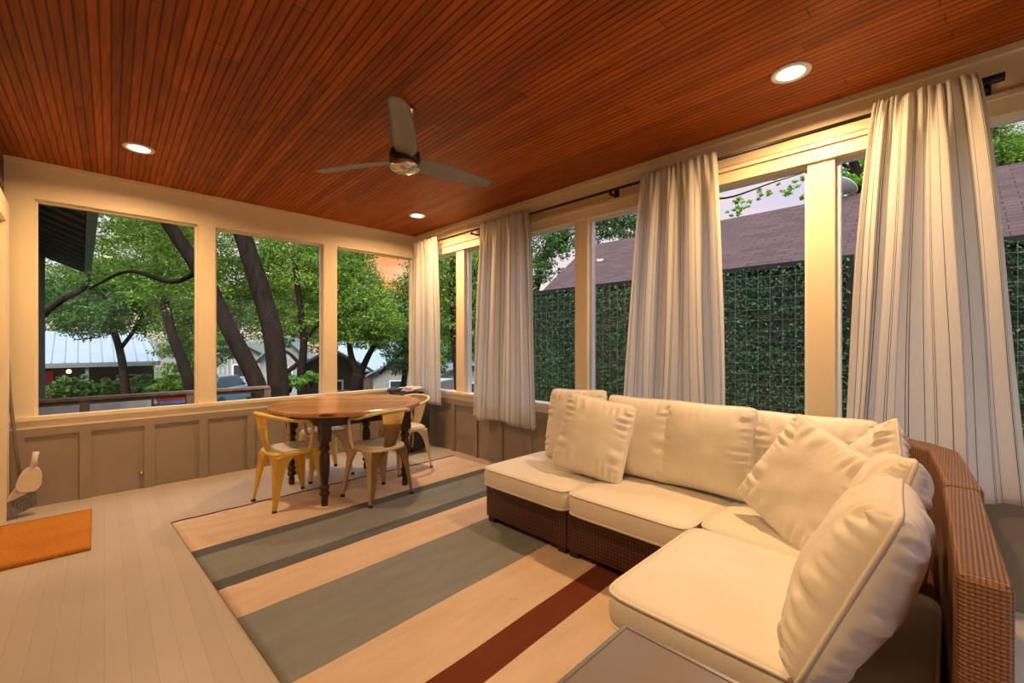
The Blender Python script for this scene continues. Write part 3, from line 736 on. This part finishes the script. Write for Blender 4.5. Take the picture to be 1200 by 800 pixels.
# ------------------------------------------------------------------ bag and crumpled clothes in the far corner
bag = thing('duffel_bag', 'tall black fabric bag standing in the far corner behind the chairs', 'bag', (2.86, 4.66, 0))
def blob(bm, sx, sy, sz, c, amp, seed, e=.5, seg=28):
    vs_ = []; 
    for j in range(seg//2+1):
        th_ = PI*j/(seg//2)-PI/2
        for i in range(seg):
            a = 2*PI*i/seg
            def se(v_, p_): return math.copysign(abs(v_)**p_, v_)
            x = se(math.cos(th_), e)*se(math.cos(a), e); y = se(math.cos(th_), e)*se(math.sin(a), e); z = se(math.sin(th_), e)
            n_ = 1+amp*noise.noise(Vector((x*2+seed, y*2, z*2)))+amp*.5*noise.noise(Vector((x*6+seed, y*6, z*6)))
            vs_.append(bm.verts.new((c[0]+x*sx*n_, c[1]+y*sy*n_, c[2]+z*sz*n_)))
    for j in range(seg//2):
        for i in range(seg):
            q = [vs_[j*seg+i], vs_[j*seg+(i+1) % seg], vs_[(j+1)*seg+(i+1) % seg], vs_[(j+1)*seg+i]]
            bm.faces.new(q)
    bmesh.ops.remove_doubles(bm, verts=bm.verts, dist=.0001)
b = BM(); blob(b, .17, .22, .30, (0, 0, .315), .06, 3); obj('body', b, 'black_fabric', bag, True)
b = BM(); tube(b, smoothpath([(-.12, -.2, .5), (-.14, -.26, .42), (-.13, -.26, .2), (-.12, -.22, .1)]), .012, 8); obj('strap', b, 'tan_leather', bag, True)
for nm, mt, sx, sy, sz, c, sd_, lb in (('jacket', 'black_fabric', .17, .15, .055, (2.83, 4.72, .672), 5, 'crumpled black jacket heaped on the bag in the far corner'),
                                  ('folded_cloth', 'pale_fabric', .12, .10, .035, (2.90, 4.66, .745), 9, 'pale blue-white crumpled cloth lying on the black jacket'),
                                  ('scarf', 'navy_fabric', .075, .10, .03, (2.74, 4.82, .733), 12, 'dark blue crumpled scarf at the left of the pale cloth')):
    b = BM(); blob(b, sx, sy, sz, c, .55, sd_, .8); tag(obj(nm, b, mt, None, True), lb, nm.replace('folded_', ''))

# ------------------------------------------------------------------ outdoors: ground
b = BM(); n = 30
def gz(x, y): return -.75-.055*max(0, y-7)*1.0+.05*noise.noise(Vector((x*.3, y*.3, 0))) if x < 4 else -.75-.055*max(0, y-7)+.05*noise.noise(Vector((x*.3, y*.3, 0)))
gv = [[b.verts.new((-40+i*4, -14+j*3, max(-2.3, gz(-40+i*4, -14+j*3)))) for j in range(30)] for i in range(32)]
for i in range(31):
    for j in range(29): b.faces.new((gv[i][j], gv[i+1][j], gv[i+1][j+1], gv[i][j+1]))
S(obj('ground', b, 'ground', None, True))
# the house goes on past the porch: wall and dark slatted eave
eave = thing('house_eave', 'dark slatted roof overhang with grey fascia outside the left window', 'roof eave', (0, 5.4, 2.6))
b = BM(); prism(b, [(.03, 0, 0), (-1.5, 0, .62), (-1.5, 0, .70), (.03, 0, .08)], (0, 5.6, 0)); obj('soffit', b, 'soffit', eave)
b = BM()
for i in range(14): y = .2+i*.40; prism(b, [(.02, y, -.002), (-1.48, y, .606), (-1.48, y, .60), (.02, y, -.03)], (0, .03, 0))
obj('slats', b, 'fascia_grey', eave)
b = BM(); box(b, (.03, 0, -.05), (.06, 5.6, .12)); box(b, (.06, 0, .03), (.12, 5.6, .12)); obj('fascia', b, 'fascia_grey', eave, bevel=.004)
S(boxobj('wall_outer', (-.62, 5.27, -1.2), (-.45, 10.9, 3.1), 'soffit'))

# ------------------------------------------------------------------ foliage
def leaves(name, pts, size, m, parent, seed, flat=None):
    """leaf blades at pts (n,3); each a folded diamond"""
    rs = np.random.RandomState(seed); n = len(pts); pts = np.asarray(pts, float)
    d = rs.normal(size=(n, 3)); 
    if flat is not None: d = d*.6+np.array(flat)*1.0
    else: d[:, 2] += .5
    d /= np.linalg.norm(d, axis=1)[:, None]
    a = rs.normal(size=(n, 3)); a -= (a*d).sum(1)[:, None]*d; a /= np.linalg.norm(a, axis=1)[:, None]; c_ = np.cross(d, a)
    s_ = size*rs.uniform(.6, 1.35, n)[:, None]
    v = np.stack([pts-a*s_, pts+c_*s_*.42+d*s_*.12, pts+a*s_, pts-c_*s_*.42+d*s_*.12], 1).reshape(-1, 3)
    me = bpy.data.meshes.new(name); me.vertices.add(4*n); me.vertices.foreach_set('co', v.ravel())
    me.loops.add(4*n); me.loops.foreach_set('vertex_index', np.arange(4*n, dtype=np.int32))
    me.polygons.add(n); me.polygons.foreach_set('loop_start', np.arange(0, 4*n, 4, dtype=np.int32)); me.polygons.foreach_set('loop_total', np.full(n, 4, np.int32))
    me.update(); at_ = me.attributes.new('tint', 'FLOAT', 'FACE'); at_.data.foreach_set('value', rs.beta(2, 2.4, n).astype(np.float32))
    me.validate()
    return link(name, me, m, parent)
def crown(blobs, n, seed):
    """points through overlapping lobes made of small sprays"""
    rs = np.random.RandomState(seed); out = []; wts = np.array([b_[3]**2.2 for b_ in blobs]); wts /= wts.sum()
    for (x, y, z, r), w_ in zip(blobs, wts):
        k_ = int(n*w_/26)+1
        dirs = rs.normal(size=(k_, 3)); dirs /= np.linalg.norm(dirs, axis=1)[:, None]
        cen = np.array([x, y, z])+dirs*(r*rs.uniform(.25, 1, k_)**.5)[:, None]*np.array([1, 1, .8])
        for c_ in cen:
            out.append(c_+rs.normal(size=(26, 3))*r*.13*np.array([1.1, 1.1, .55]))
    return np.concatenate(out)
def tree(label, trunks, blobs, n, leaf, m, seed, name='tree', cat='tree', group='trees around the porch'):
    base_ = trunks[0][0][0]; t = thing(name, label, cat, (base_[0], base_[1], base_[2]), 0, group); O = Vector(base_)
    for i, (path, r0, r1) in enumerate(trunks):
        p_ = smoothpath([Vector(q)-O for q in path], 6); k_ = len(p_)
        p_ = [q+Vector((noise.noise(q*1.3), noise.noise(q*1.3+Vector((9, 0, 0))), 0))*r0*.35 for q in p_]
        b_ = BM(); tube(b_, p_, [r0+(r1-r0)*j/(k_-1) for j in range(k_)], 10); obj('trunk' if i == 0 else 'branch', b_, 'bark', t, True)
    if n:
        f = leaves('foliage', crown(blobs, n, seed)-np.array(O), leaf, m, t, seed); f['kind'] = 'stuff'
    return t
def A(px, py, d, r): q = at(px, py, d); return (q.x, q.y, q.z, r)
P_ = at
# big double-trunked tree beyond the middle window
tree('large dark tree with two leaning trunks outside the middle window', [
     ([P_(330, 560, 8), P_(327, 470, 8), P_(321, 400, 8), P_(305, 340, 8), P_(288, 290, 8), P_(276, 240, 8), P_(262, 150, 8)], .19, .125),
     ([P_(318, 490, 7.95), P_(290, 425, 7.9), P_(264, 375, 7.8), P_(240, 325, 7.6), P_(208, 278, 7.4), P_(170, 225, 7.2), P_(120, 160, 7)], .15, .085),
     ([P_(233, 318, 7.6), P_(200, 330, 7.8), P_(150, 318, 8), P_(105, 338, 8.2)], .05, .02)],
     [A(120, 250, 8.4, .9), A(180, 285, 8.8, .9), A(90, 300, 9, .7), A(150, 235, 7.5, .8), A(220, 230, 8.8, 1.0), A(330, 225, 8.8, .9), A(300, 250, 9.4, .8), A(380, 240, 9, .7), A(215, 330, 9.2, .6), A(130, 320, 9, .5),
      A(260, 150, 8, 1.4), A(100, 150, 7.5, 1.3), A(380, 150, 8.5, 1.3)], 36000, .038, 'leaf_mid', 1)
tree('slim tree with dark rounded crown in front of the metal-roofed house', [
     ([P_(150, 500, 13), P_(147, 455, 13), P_(140, 410, 13), P_(128, 370, 13), P_(118, 330, 13)], .13, .06), ([P_(140, 410, 13), P_(165, 375, 13.2), P_(175, 345, 13)], .06, .03),
     ([P_(45, 372, 12), P_(75, 350, 12.2), P_(95, 340, 12.4), P_(104, 322, 12.6), P_(100, 300, 12.8)], .09, .06)],
     [A(112, 372, 13, .9), A(85, 365, 13.2, .7), A(150, 368, 13, .9), A(125, 345, 13.4, 1.0), A(170, 350, 13.3, .7), A(62, 350, 13, .5), A(110, 325, 13.8, .8)], 20000, .05, 'leaf_deep', 2)
tree('green tree with a leaning trunk right of the metal-roofed house', [
     ([P_(226, 500, 12), P_(222, 450, 12), P_(205, 400, 12), P_(192, 350, 12), P_(180, 300, 12)], .17, .08)],
     [A(190, 330, 12.5, 1.1), A(225, 350, 12.6, 1.0), A(170, 300, 13, 1.2), A(215, 300, 13, 1.2), A(232, 390, 12.8, .7), A(200, 265, 13, 1.2), A(240, 260, 13, 1.2), A(205, 372, 12.8, .7), A(235, 425, 12.8, .45), A(205, 420, 13.6, .6), A(225, 400, 13.6, .7), A(212, 440, 13.6, .5), A(232, 445, 13.4, .5)], 30000, .05, 'leaf_mid', 3)
tree('tree with crooked branches and bright crown between the middle window posts', [
     ([P_(357, 480, 14), P_(353, 440, 14), P_(356, 400, 14), P_(350, 350, 14), P_(345, 300, 14)], .15, .07),
     ([P_(355, 430, 14), P_(335, 412, 13.8), P_(320, 420, 13.6)], .06, .04), ([P_(357, 420, 14), P_(330, 440, 13.8), P_(320, 448, 13.6)], .07, .05), ([P_(356, 400, 14), P_(372, 380, 14), P_(385, 360, 14)], .07, .04)],
     [A(300, 330, 15, 1.3), A(340, 320, 15, 1.4), A(375, 330, 14.6, 1.2), A(320, 370, 14.6, .9), A(365, 375, 14.5, .8), A(345, 280, 15, 1.2), A(300, 290, 15, 1.1), A(372, 400, 14.5, .5), A(270, 330, 15.5, 1.2), A(272, 380, 15.5, .9), A(390, 300, 15, 1.2), A(258, 410, 15.5, .6), A(335, 398, 14.5, .35)], 36000, .055, 'leaf_mid', 4)
tree('broad green tree with a forked trunk outside the third window', [
     ([P_(417, 480, 15), P_(418, 450, 15), P_(420, 438, 15)], .22, .20), ([P_(420, 440, 15), P_(412, 418, 15), P_(408, 395, 15), P_(400, 370, 15)], .12, .07), ([P_(421, 440, 15), P_(430, 420, 15), P_(440, 400, 15), P_(447, 380, 15)], .12, .07)],
     [A(405, 345, 15.4, 1.3), A(425, 365, 15, 1.2), A(440, 375, 15.2, 1.0), A(412, 310, 15.8, .9), A(400, 385, 15, .8), A(450, 392, 15, .6), A(432, 390, 14.8, .7), A(398, 300, 16, .8), A(430, 340, 15.6, .9)], 28000, .055, 'leaf_mid', 5)
tree('pale green tree further off at the right of the third window', [
     ([P_(472, 470, 19), P_(474, 440, 19), P_(480, 380, 19)], .16, .09), ([P_(476, 410, 19), P_(458, 425, 19), P_(445, 438, 19)], .06, .04)],
     [A(475, 375, 19, 1.5), A(462, 400, 19, 1.0), A(488, 350, 19.3, 1.3), A(500, 380, 19, 1.5), A(470, 425, 19, .7), A(490, 415, 19, 1.0), A(505, 330, 19.5, 1.4)], 24000, .062, 'leaf_deep', 6)
tree('bright green tree filling the narrow windows beside the corner curtain', [
     ([P_(540, 520, 12), P_(538, 440, 12), P_(530, 350, 12), P_(535, 280, 12)], .18, .09), ([P_(532, 370, 12), P_(555, 320, 12), P_(575, 280, 12)], .07, .04)],
     [A(525, 320, 12.5, 1.1), A(552, 340, 12.5, 1.1), A(535, 370, 12.4, .9), A(555, 385, 12.4, .9), A(520, 400, 12.6, .8), A(545, 300, 12.8, 1.0), A(572, 310, 12.6, 1.2), A(590, 360, 12.6, 1.2), A(515, 350, 13, .8), A(560, 410, 12.5, .6), A(525, 425, 12.5, .5)], 30000, .048, 'leaf_mid', 7)
tree('tree with airy crown above the left end of the shingled roof', [
     ([P_(612, 470, 17), P_(618, 380, 17), P_(632, 320, 17), P_(648, 270, 17), P_(662, 230, 17)], .2, .08), ([P_(640, 300, 17), P_(670, 275, 17), P_(700, 262, 17)], .06, .03)],
     [A(632, 285, 17, 1.0), A(655, 275, 17.3, 1.0), A(640, 315, 17, .7), A(625, 320, 17, .7), A(662, 290, 17, .6), A(645, 255, 17.5, 1.1), A(700, 265, 18, .9), A(722, 262, 18, .9), A(740, 270, 18.3, .7), A(700, 245, 18, 1.0), A(735, 245, 18, 1.0)], 18000, .06, 'leaf_deep', 8)
tree('sparse yellow-green branches reaching over the shingled roof ridge', [
     ([P_(800, 466, 17), P_(790, 250, 17), P_(800, 180, 17)], .2, .1), ([P_(795, 230, 17), P_(850, 232, 17), P_(905, 214, 17), P_(940, 203, 17)], .05, .015)],
     [A(870, 238, 17, .35), A(895, 226, 17, .32), A(920, 222, 17, .3), A(938, 212, 17, .3), A(860, 250, 17, .3), A(800, 200, 17.5, 1.4), A(910, 212, 17, .2), A(880, 208, 17, .15), A(945, 230, 17, .3)], 6000, .06, 'leaf_bright', 9)
tree('green tree with thick branches right of the cream post, above the roof', [
     ([P_(1015, 466, 17), P_(1010, 260, 17), P_(1003, 200, 17), P_(985, 150, 17)], .25, .12), ([P_(1003, 205, 17), P_(985, 190, 17), P_(970, 185, 17)], .08, .05)],
     [A(990, 215, 17, .55), A(1008, 220, 17, .6), A(1015, 190, 17, .6), A(980, 200, 17, .35), A(1040, 200, 17, 1.1), A(1005, 180, 17.2, .5)], 8000, .06, 'leaf_bright', 10)
tree('tree with blue-green crown at the far right above the roof', [
     ([P_(1185, 470, 16), P_(1178, 260, 16), P_(1170, 180, 16), P_(1150, 120, 16)], .22, .1), ([P_(1172, 190, 16), P_(1195, 165, 16), P_(1215, 150, 16)], .07, .04)],
     [A(1160, 185, 16, .8), A(1185, 175, 16, .8), A(1200, 195, 16, .7), A(1170, 158, 16, .6), A(1215, 165, 16, .9), A(1140, 190, 16, .8)], 13000, .055, 'leaf_mid', 11)
# distant backdrop of more trees
for i, (px, py, d, r, lb) in enumerate(((75, 335, 34, 4.0, 'distant rounded tree far behind the metal roof'), (215, 350, 32, 4.2, 'distant tree behind the leaning trunk right of the metal roof'), (330, 350, 33, 3.6, 'distant tree behind the double-trunked tree'), (395, 365, 34, 3.0, 'distant tree behind the third window post'), (465, 395, 38, 2.5, 'distant low tree under the orange sunset'), (545, 350, 30, 4.0, 'distant tree behind the narrow corner windows'), (140, 320, 36, 3.4, 'distant tree behind the dark rounded crown'))):
    q = at(px, py, d); g0 = -2.2
    tree(lb, [([(q.x, q.y, g0), (q.x+.2, q.y, (q.z+g0)/2), (q.x, q.y, q.z)], .3, .15)], [(q.x, q.y, q.z, r*.6), (q.x-r*.5, q.y+.3*r, q.z-.5, r*.55), (q.x+r*.5, q.y-.3*r, q.z-.3, r*.55), (q.x, q.y, q.z-r*.5, r*.6)], 14000, .11, 'leaf_mid' if i % 2 else 'leaf_deep', 30+i, group='distant trees')
def shrub(label, c, r, n, leaf, m, seed, h=None):
    z0 = c[2]-r*(h or .8); t = thing('shrub', label, 'shrub', (c[0], c[1], z0), 0, 'shrubs in the yards')
    bl = [(0, 0, r*.8, r*.6), (-r*.5, r*.2, r*.6, r*.45), (r*.5, -.2*r, r*.65, r*.45)]
    b_ = BM()
    for k_ in range(5): a = k_*1.26; tube(b_, [(0, 0, 0), (math.cos(a)*r*.2, math.sin(a)*r*.2, r*.5), (math.cos(a)*r*.4, math.sin(a)*r*.4, r)], [.02, .015, .006], 6)
    obj('stems', b_, 'bark', t, True); f = leaves('foliage', crown(bl, n, seed), leaf, m, t, seed); f['kind'] = 'stuff'
shrub('bright green shrub beside the double trunk', at(340, 447, 9.5), .30, 1600, .035, 'leaf_bright', 50)
shrub('dark bushy shrub at the porch post of the metal-roofed house', at(88, 452, 14.2), .75, 2200, .06, 'leaf_deep', 51)
shrub('dark shrub right of the slim trunk by the metal-roofed house', at(170, 452, 14.6), .8, 2200, .06, 'leaf_deep', 52)
shrub('dark shrub left of the slim trunk by the metal-roofed house', at(128, 454, 14.5), .7, 1800, .06, 'leaf_deep', 53)
shrub('leafy shrub below the leaning trunk right of the metal roof', at(203, 452, 14), .8, 2400, .06, 'leaf_mid', 54)
shrub('small yellow-green hanging shrub beside the dark gable', at(365, 442, 11), .32, 900, .04, 'leaf_bright', 55)

# ------------------------------------------------------------------ deck rail outside
def railpt(px, Y, z=None):
    r = (px-600)/FPX; c, s = math.cos(YAW), math.sin(YAW); return Y*(c+r*s)/(s-r*c)
rl = thing('deck_railing', 'brown wooden railing outside the windows of the back wall', 'railing', (0, 7.4, 0))
b = BM(); box(b, (-1.5, -.04, .62), (2.05, .10, .655)); box(b, (-1.5, 0, .57), (2.05, .04, .62)); obj('top_rail', b, 'fence_wood', rl, bevel=.004)
for x in (-1.1, .02, 1.06, 2.02): b = BM(); box(b, (x-.045, -.03, -.9), (x+.045, .06, .62)); obj('post', b, 'fence_wood', rl, bevel=.004)
b = BM()
for k_ in range(9): z = -.6+k_*.1; tube(b, [(-1.5, .02, z), (1.58, .02, z)], .0022, 4)
for k_ in range(32): x = -1.5+k_*.1; tube(b, [(x, .02, -.6), (x, .02, .40)], .0022, 4)
obj('wire_infill', b, 'nickel', rl)
b = BM(); box(b, (-3.5, 8.6, -1.2), (.75, 8.9, .46)); tag(obj('garden_wall', b, 'limestone', bevel=.02), 'pale limestone garden wall behind the brown railing', 'wall')
# long flat planks of the low bench right of the rail
for nm, px0, px1, lb in (('red', 184, 221, 'long red board lying on the low wall behind the railing'), ('blue', 186, 221, 'long blue board below the red one behind the railing')):
    zz = .50 if nm == 'red' else .455
    a_ = railpt(px0, 8.0); c_ = railpt(px1, 8.0)
    b = BM(); box(b, (a_, 7.96, zz-.022), (c_, 8.15, zz+.022)); tag(obj('board', b, nm+'_paint', bevel=.008), lb, 'board')
b = BM(); box(b, (railpt(182, 8.0), 7.98, -.9), (railpt(226, 8.0), 8.2, .43)); tag(obj('wooden_planter', b, 'dark_wood', bevel=.01), 'dark wooden planter box under the red and blue boards', 'planter')

# ------------------------------------------------------------------ neighbouring houses
def frame_at(px, d, z):   # origin on the ground, facing the viewer
    q = at(px, 403, d); return Vector((q.x, q.y, z))
FW = Vector((math.cos(YAW), math.sin(YAW), 0)); RT = Vector((math.sin(YAW), -math.cos(YAW), 0))
def house_root(name, label, px, d, z, cat='house', turn=0):
    t = thing(name, label, cat, frame_at(px, d, z), YAW-PI/2+R(turn)); return t     # local x = right, y = away
# metal-roofed house: local x right, y away, eave facing the viewer
hs = thing('metal_roof_house', 'low dark house with a pale standing-seam metal roof and red door', 'house', (0, 22.0, -1.35))
b = BM(); prism(b, [(-6, 0, 0), (2.0, 0, 0), (2.0, 0, 1.95), (-6, 0, 1.95)], (0, 5, 0)); obj('walls', b, 'dark_wall', hs)
b = BM(); prism(b, [(-6.2, -.7, 1.95), (2.12, -.7, 1.95), (1.85, 2.3, 3.10), (-6.2, 2.3, 3.10)], (0, 0, .05)); prism(b, [(-6.2, 5.5, 1.95), (2.12, 5.5, 1.95), (1.85, 2.3, 3.10), (-6.2, 2.3, 3.10)], (0, 0, .05)); rf = obj('roof', b, 'pale_metal_roof', hs)
b = BM()
for i in range(27): x = -6.1+i*.315; tube(b, [(x, -.7, 2.01), (x, 2.3, 3.16)], .016, 5)
obj('roof_seams', b, 'fascia_grey', rf)
b = BM(); box(b, (-6.2, -.73, 1.84), (2.12, -.69, 1.96)); obj('gutter', b, 'fascia_grey', hs)
for x in (.12, -1.9, -4): b = BM(); box(b, (x-.045, -.65, 0), (x+.045, -.56, 1.9)); obj('porch_post', b, 'fascia_grey', hs)
b = BM(); box(b, (-1.25, -.06, 0), (-.72, 0, 1.72)); dr_ = obj('front_door', b, 'red_paint', hs, bevel=.01)
b = BM()
for k_ in range(3): box(b, (-1.18, -.075, .3+k_*.48), (-.79, -.06, .66+k_*.48))
obj('door_panels', b, 'red_paint', dr_, bevel=.01)
b = BM(); box(b, (.9, -.05, .7), (1.5, 0, 1.5)); w__ = obj('window', b, 'grey_siding', hs, bevel=.01)
b = BM(); box(b, (.95, -.06, .75), (1.45, -.05, 1.45)); obj('pane', b, 'car_glass', w__)
lp_ = thing('porch_lamp', 'small glowing porch lamp under the eave of the metal-roofed house', 'lamp', (-.33, 21.45, .36))
b = BM(); lathe(b, [(.02, -.07), (.06, -.05), (.065, .01), (.03, .06)], seg=14); obj('globe', b, 'porch_bulb', lp_, True)
b = BM(); lathe(b, [(.03, .06), (.02, .12), (.01, .24)], seg=10); obj('stem', b, 'black_metal', lp_, True)
# grey board house
def gable(name, label, px, d, z, W, D, hw, hr, wall, roof, turn=0, boards=False, over=.35, side=False):
    t = house_root(name, label, px, d, z, turn=turn)
    b_ = BM(); prism(b_, [(-W/2, 0, 0), (W/2, 0, 0), (W/2, 0, hw), (0, 0, hr), (-W/2, 0, hw)], (0, D, 0)); obj('walls', b_, wall, t)
    sl = (hr-hw)/(W/2)
    b_ = BM()
    for sg in (-1, 1): prism(b_, [(sg*(W/2+over), -over, hw-sl*over+.02), (0, -over, hr+.02), (0, -over, hr+.12), (sg*(W/2+over), -over, hw-sl*over+.12)], (0, D+2*over, 0))
    obj('roof', b_, roof, t)
    b_ = BM()
    if boards:
        x = -W/2+.05
        while x < W/2: box(b_, (x, -.03, 0), (x+.03, 0, hw)); x += .26
        obj('battens', b_, 'white_vinyl', t)
    b_ = BM(); box(b_, (-.45, -.05, hw*.38), (.45, 0, hw*.78)); wf = obj('window', b_, 'white_vinyl', t, bevel=.01)
    b_ = BM(); box(b_, (-.38, -.06, hw*.41), (.38, -.05, hw*.75)); obj('pane', b_, 'car_glass', wf)
    return t
gable('grey_shed', 'small grey board shed with pale roof behind the blue car', 281, 31, -2.0, 3.2, 4, 2.4, 3.4, 'grey_siding', 'pale_metal_roof', turn=40, boards=True)
gable('grey_house', 'grey sided house seen between the double trunk and window post', 333, 25, -1.9, 2.4, 5, 2.4, 3.6, 'grey_siding', 'pale_metal_roof', turn=20)
gable('dark_gable_house', 'dark gabled carport beside the second window post', 388, 17, -1.7, 2.4, 4, 2.05, 2.75, 'dark_wall', 'fascia_grey', turn=22)
gable('white_roof_house', 'low house with wide pale roof behind the forked tree', 402, 29, -2.1, 5, 9, 1.9, 3.5, 'dark_wood', 'pale_metal_roof', turn=-65)
gable('small_gable_house', 'small grey gabled house at the right of the third window', 466, 24, -2.1, 2.6, 4, 1.8, 2.5, 'grey_siding', 'pale_metal_roof', turn=12)
gable('corner_pale_house', 'pale low house glimpsed through the narrow corner window', 548, 24, -2.0, 3.2, 5, 1.5, 2.2, 'grey_siding', 'pale_metal_roof', turn=10)
# picket fence
pf = thing('board_fence', 'weathered brown board fence beyond the forked tree', 'fence', frame_at(452, 15.8, -1.8), YAW-PI/2)
b = BM(); x = -1.9
rn = random.Random(5)
while x < 2.2: box(b, (x, 0, 0), (x+.12, .02, 1.42+rn.uniform(-.03, .03))); x += .13
obj('boards', b, 'fence_wood', pf)
b = BM(); box(b, (-1.9, -.03, 1.15), (2.2, 0, 1.25)); box(b, (-1.9, -.03, .3), (2.2, 0, .4)); obj('rails', b, 'dark_wood', pf)
# cars
def car(label, px, d, z, m, turn, s=1.0):
    t = house_root('car', label, px, d, z, 'car', turn)
    b_ = BM(); prism(b_, [(-2.1, 0, .35), (2.1, 0, .35), (2.15, 0, .75), (1.9, 0, .95), (1.1, 0, 1.02), (-2.0, 0, 1.02), (-2.15, 0, .7)], (0, 1.75, 0)); obj('body', b_, m, t, bevel=.06, seg=3)
    b_ = BM(); prism(b_, [(-1.5, .12, 1.0), (1.0, .12, 1.0), (.45, .22, 1.5), (-1.1, .22, 1.5)], (0, 1.45, 0)); obj('cabin', b_, 'car_glass', t, bevel=.05, seg=2)
    b_ = BM(); box(b_, (-1.08, .24, 1.49), (.42, 1.5, 1.54)); obj('roof', b_, m, t, bevel=.02)
    for x in (-1.3, 1.35):
        for y in (-.02, 1.55):
            b_ = BM(); lathe(b_, [(.2, 0), (.34, .01), (.34, .2), (.2, .21)], seg=20); wl = obj('wheel', b_, 'tyre', t, True); wl.rotation_euler = (-PI/2, 0, 0); wl.location = (x, y, .34)
    t.scale = (s, s, s); return t
car('blue car parked left of the double trunk beyond the railing', 279, 21, -1.75, 'car_blue', 92)
car('pale car glimpsed at the foot of the narrow corner window', 532, 20, -1.85, 'pale_plastic', 75)

# ------------------------------------------------------------------ neighbour's shingled roof
nh = thing('shingled_house', 'neighbouring house with a big brown shingled roof behind the green panels', 'house', (6.2, 0, -.8))
b = BM()
vv = [b.verts.new(p) for p in ((-.80, 5.45, 2.52), (2.8, 6.45, 4.55), (2.8, -9, 4.55), (-.80, -9, 2.52))]
f = b.faces.new(vv); uvl = b.loops.layers.uv.new('UVMap')
for lp, (u, v) in zip(f.loops, ((5.45, -.9), (6.45, 3.17), (-9, 3.17), (-9, -.9))): lp[uvl].uv = (u, v)
vb = [b.verts.new(p) for p in ((5.6, 5.75, 3.06), (5.6, -9, 3.06))]
f2 = b.faces.new((vv[1], vb[0], vb[1], vv[2]))
for lp, (u, v) in zip(f2.loops, ((6.45, 3.17), (5.75, 0), (-9, 0), (-9, 3.17))): lp[uvl].uv = (u, v)
bmesh.ops.recalc_face_normals(b, faces=b.faces)
o = obj('roof', b, 'shingles', nh); md = o.modifiers.new('t', 'SOLIDIFY'); md.thickness = .08
b = BM(); box(b, (-.83, -9, 2.38), (-.80, 5.43, 2.52)); obj('fascia', b, 'dark_wood', nh)
b = BM(); box(b, (.45, -8.7, -.1), (5.2, 5.35, 2.95)); obj('walls', b, 'grey_siding', nh)
sd_ = thing('satellite_dish', 'pale dish on the shingled roof right of the cream post', 'satellite dish', (8.98, 1.30, 3.90))
b = BM(); lathe(b, [(.02, -.05), (.14, -.02), (.22, .04), (.225, .05), (.14, .0), (.02, -.035)], seg=30, cap=False); ds = obj('dish', b, 'pale_plastic', sd_, True); ds.rotation_euler = (R(38), 0, R(35))
b = BM(); tube(b, [(0, 0, -.05), (0, .02, -.30)], .02, 8); obj('mast', b, 'pale_plastic', sd_, True)

# ------------------------------------------------------------------ ivy screens
def ivypanel(label, y0, y1, seed, x=5.2, z0=-.75, z1=2.15, dense=2600):
    t = thing('ivy_screen', label, 'privacy screen', (x, y0, z0), 0, 'ivy privacy screens beside the porch'); W, Hh = y1-y0, z1-z0
    b_ = BM(); box(b_, (0, 0, 0), (.07, .06, Hh)); box(b_, (0, W-.06, 0), (.07, W, Hh)); box(b_, (0, .06, Hh-.06), (.07, W-.06, Hh)); box(b_, (0, .06, .0), (.07, W-.06, .06)); obj('frame', b_, 'black_metal', t, bevel=.004)
    b_ = BM(); box(b_, (.05, .06, .06), (.06, W-.06, Hh-.06)); obj('backing', b_, 'soffit', t)
    b_ = BM(); y = .12
    while y < W-.06: box(b_, (-.032, y-.0011, .05), (-.029, y+.0011, Hh-.05)); y += .115
    z = .12
    while z < Hh-.05: box(b_, (-.031, .05, z-.0011), (-.028, W-.05, z+.0011)); z += .115
    obj('wire_mesh', b_, 'nickel', t)
    rs = np.random.RandomState(seed); n = int(dense*W*2.4)
    p_ = np.stack([rs.uniform(-.022, .045, n), rs.uniform(.03, W-.03, n), rs.uniform(.9, Hh-.03, n)], 1)
    f_ = leaves('ivy_leaves', p_, .021, 'leaf_ivy', t, seed, flat=(-1, 0, .25)); f_['kind'] = 'stuff'
ivypanel('green ivy-covered screen outside the windows left of the middle curtain', 2.62, 5.15, 71)
ivypanel('green ivy-covered screen outside, with its dark frame end by the cream post', .66, 2.60, 72)
ivypanel('green ivy-covered screen at the far right beyond the largest curtain', -2.2, -.25, 73)
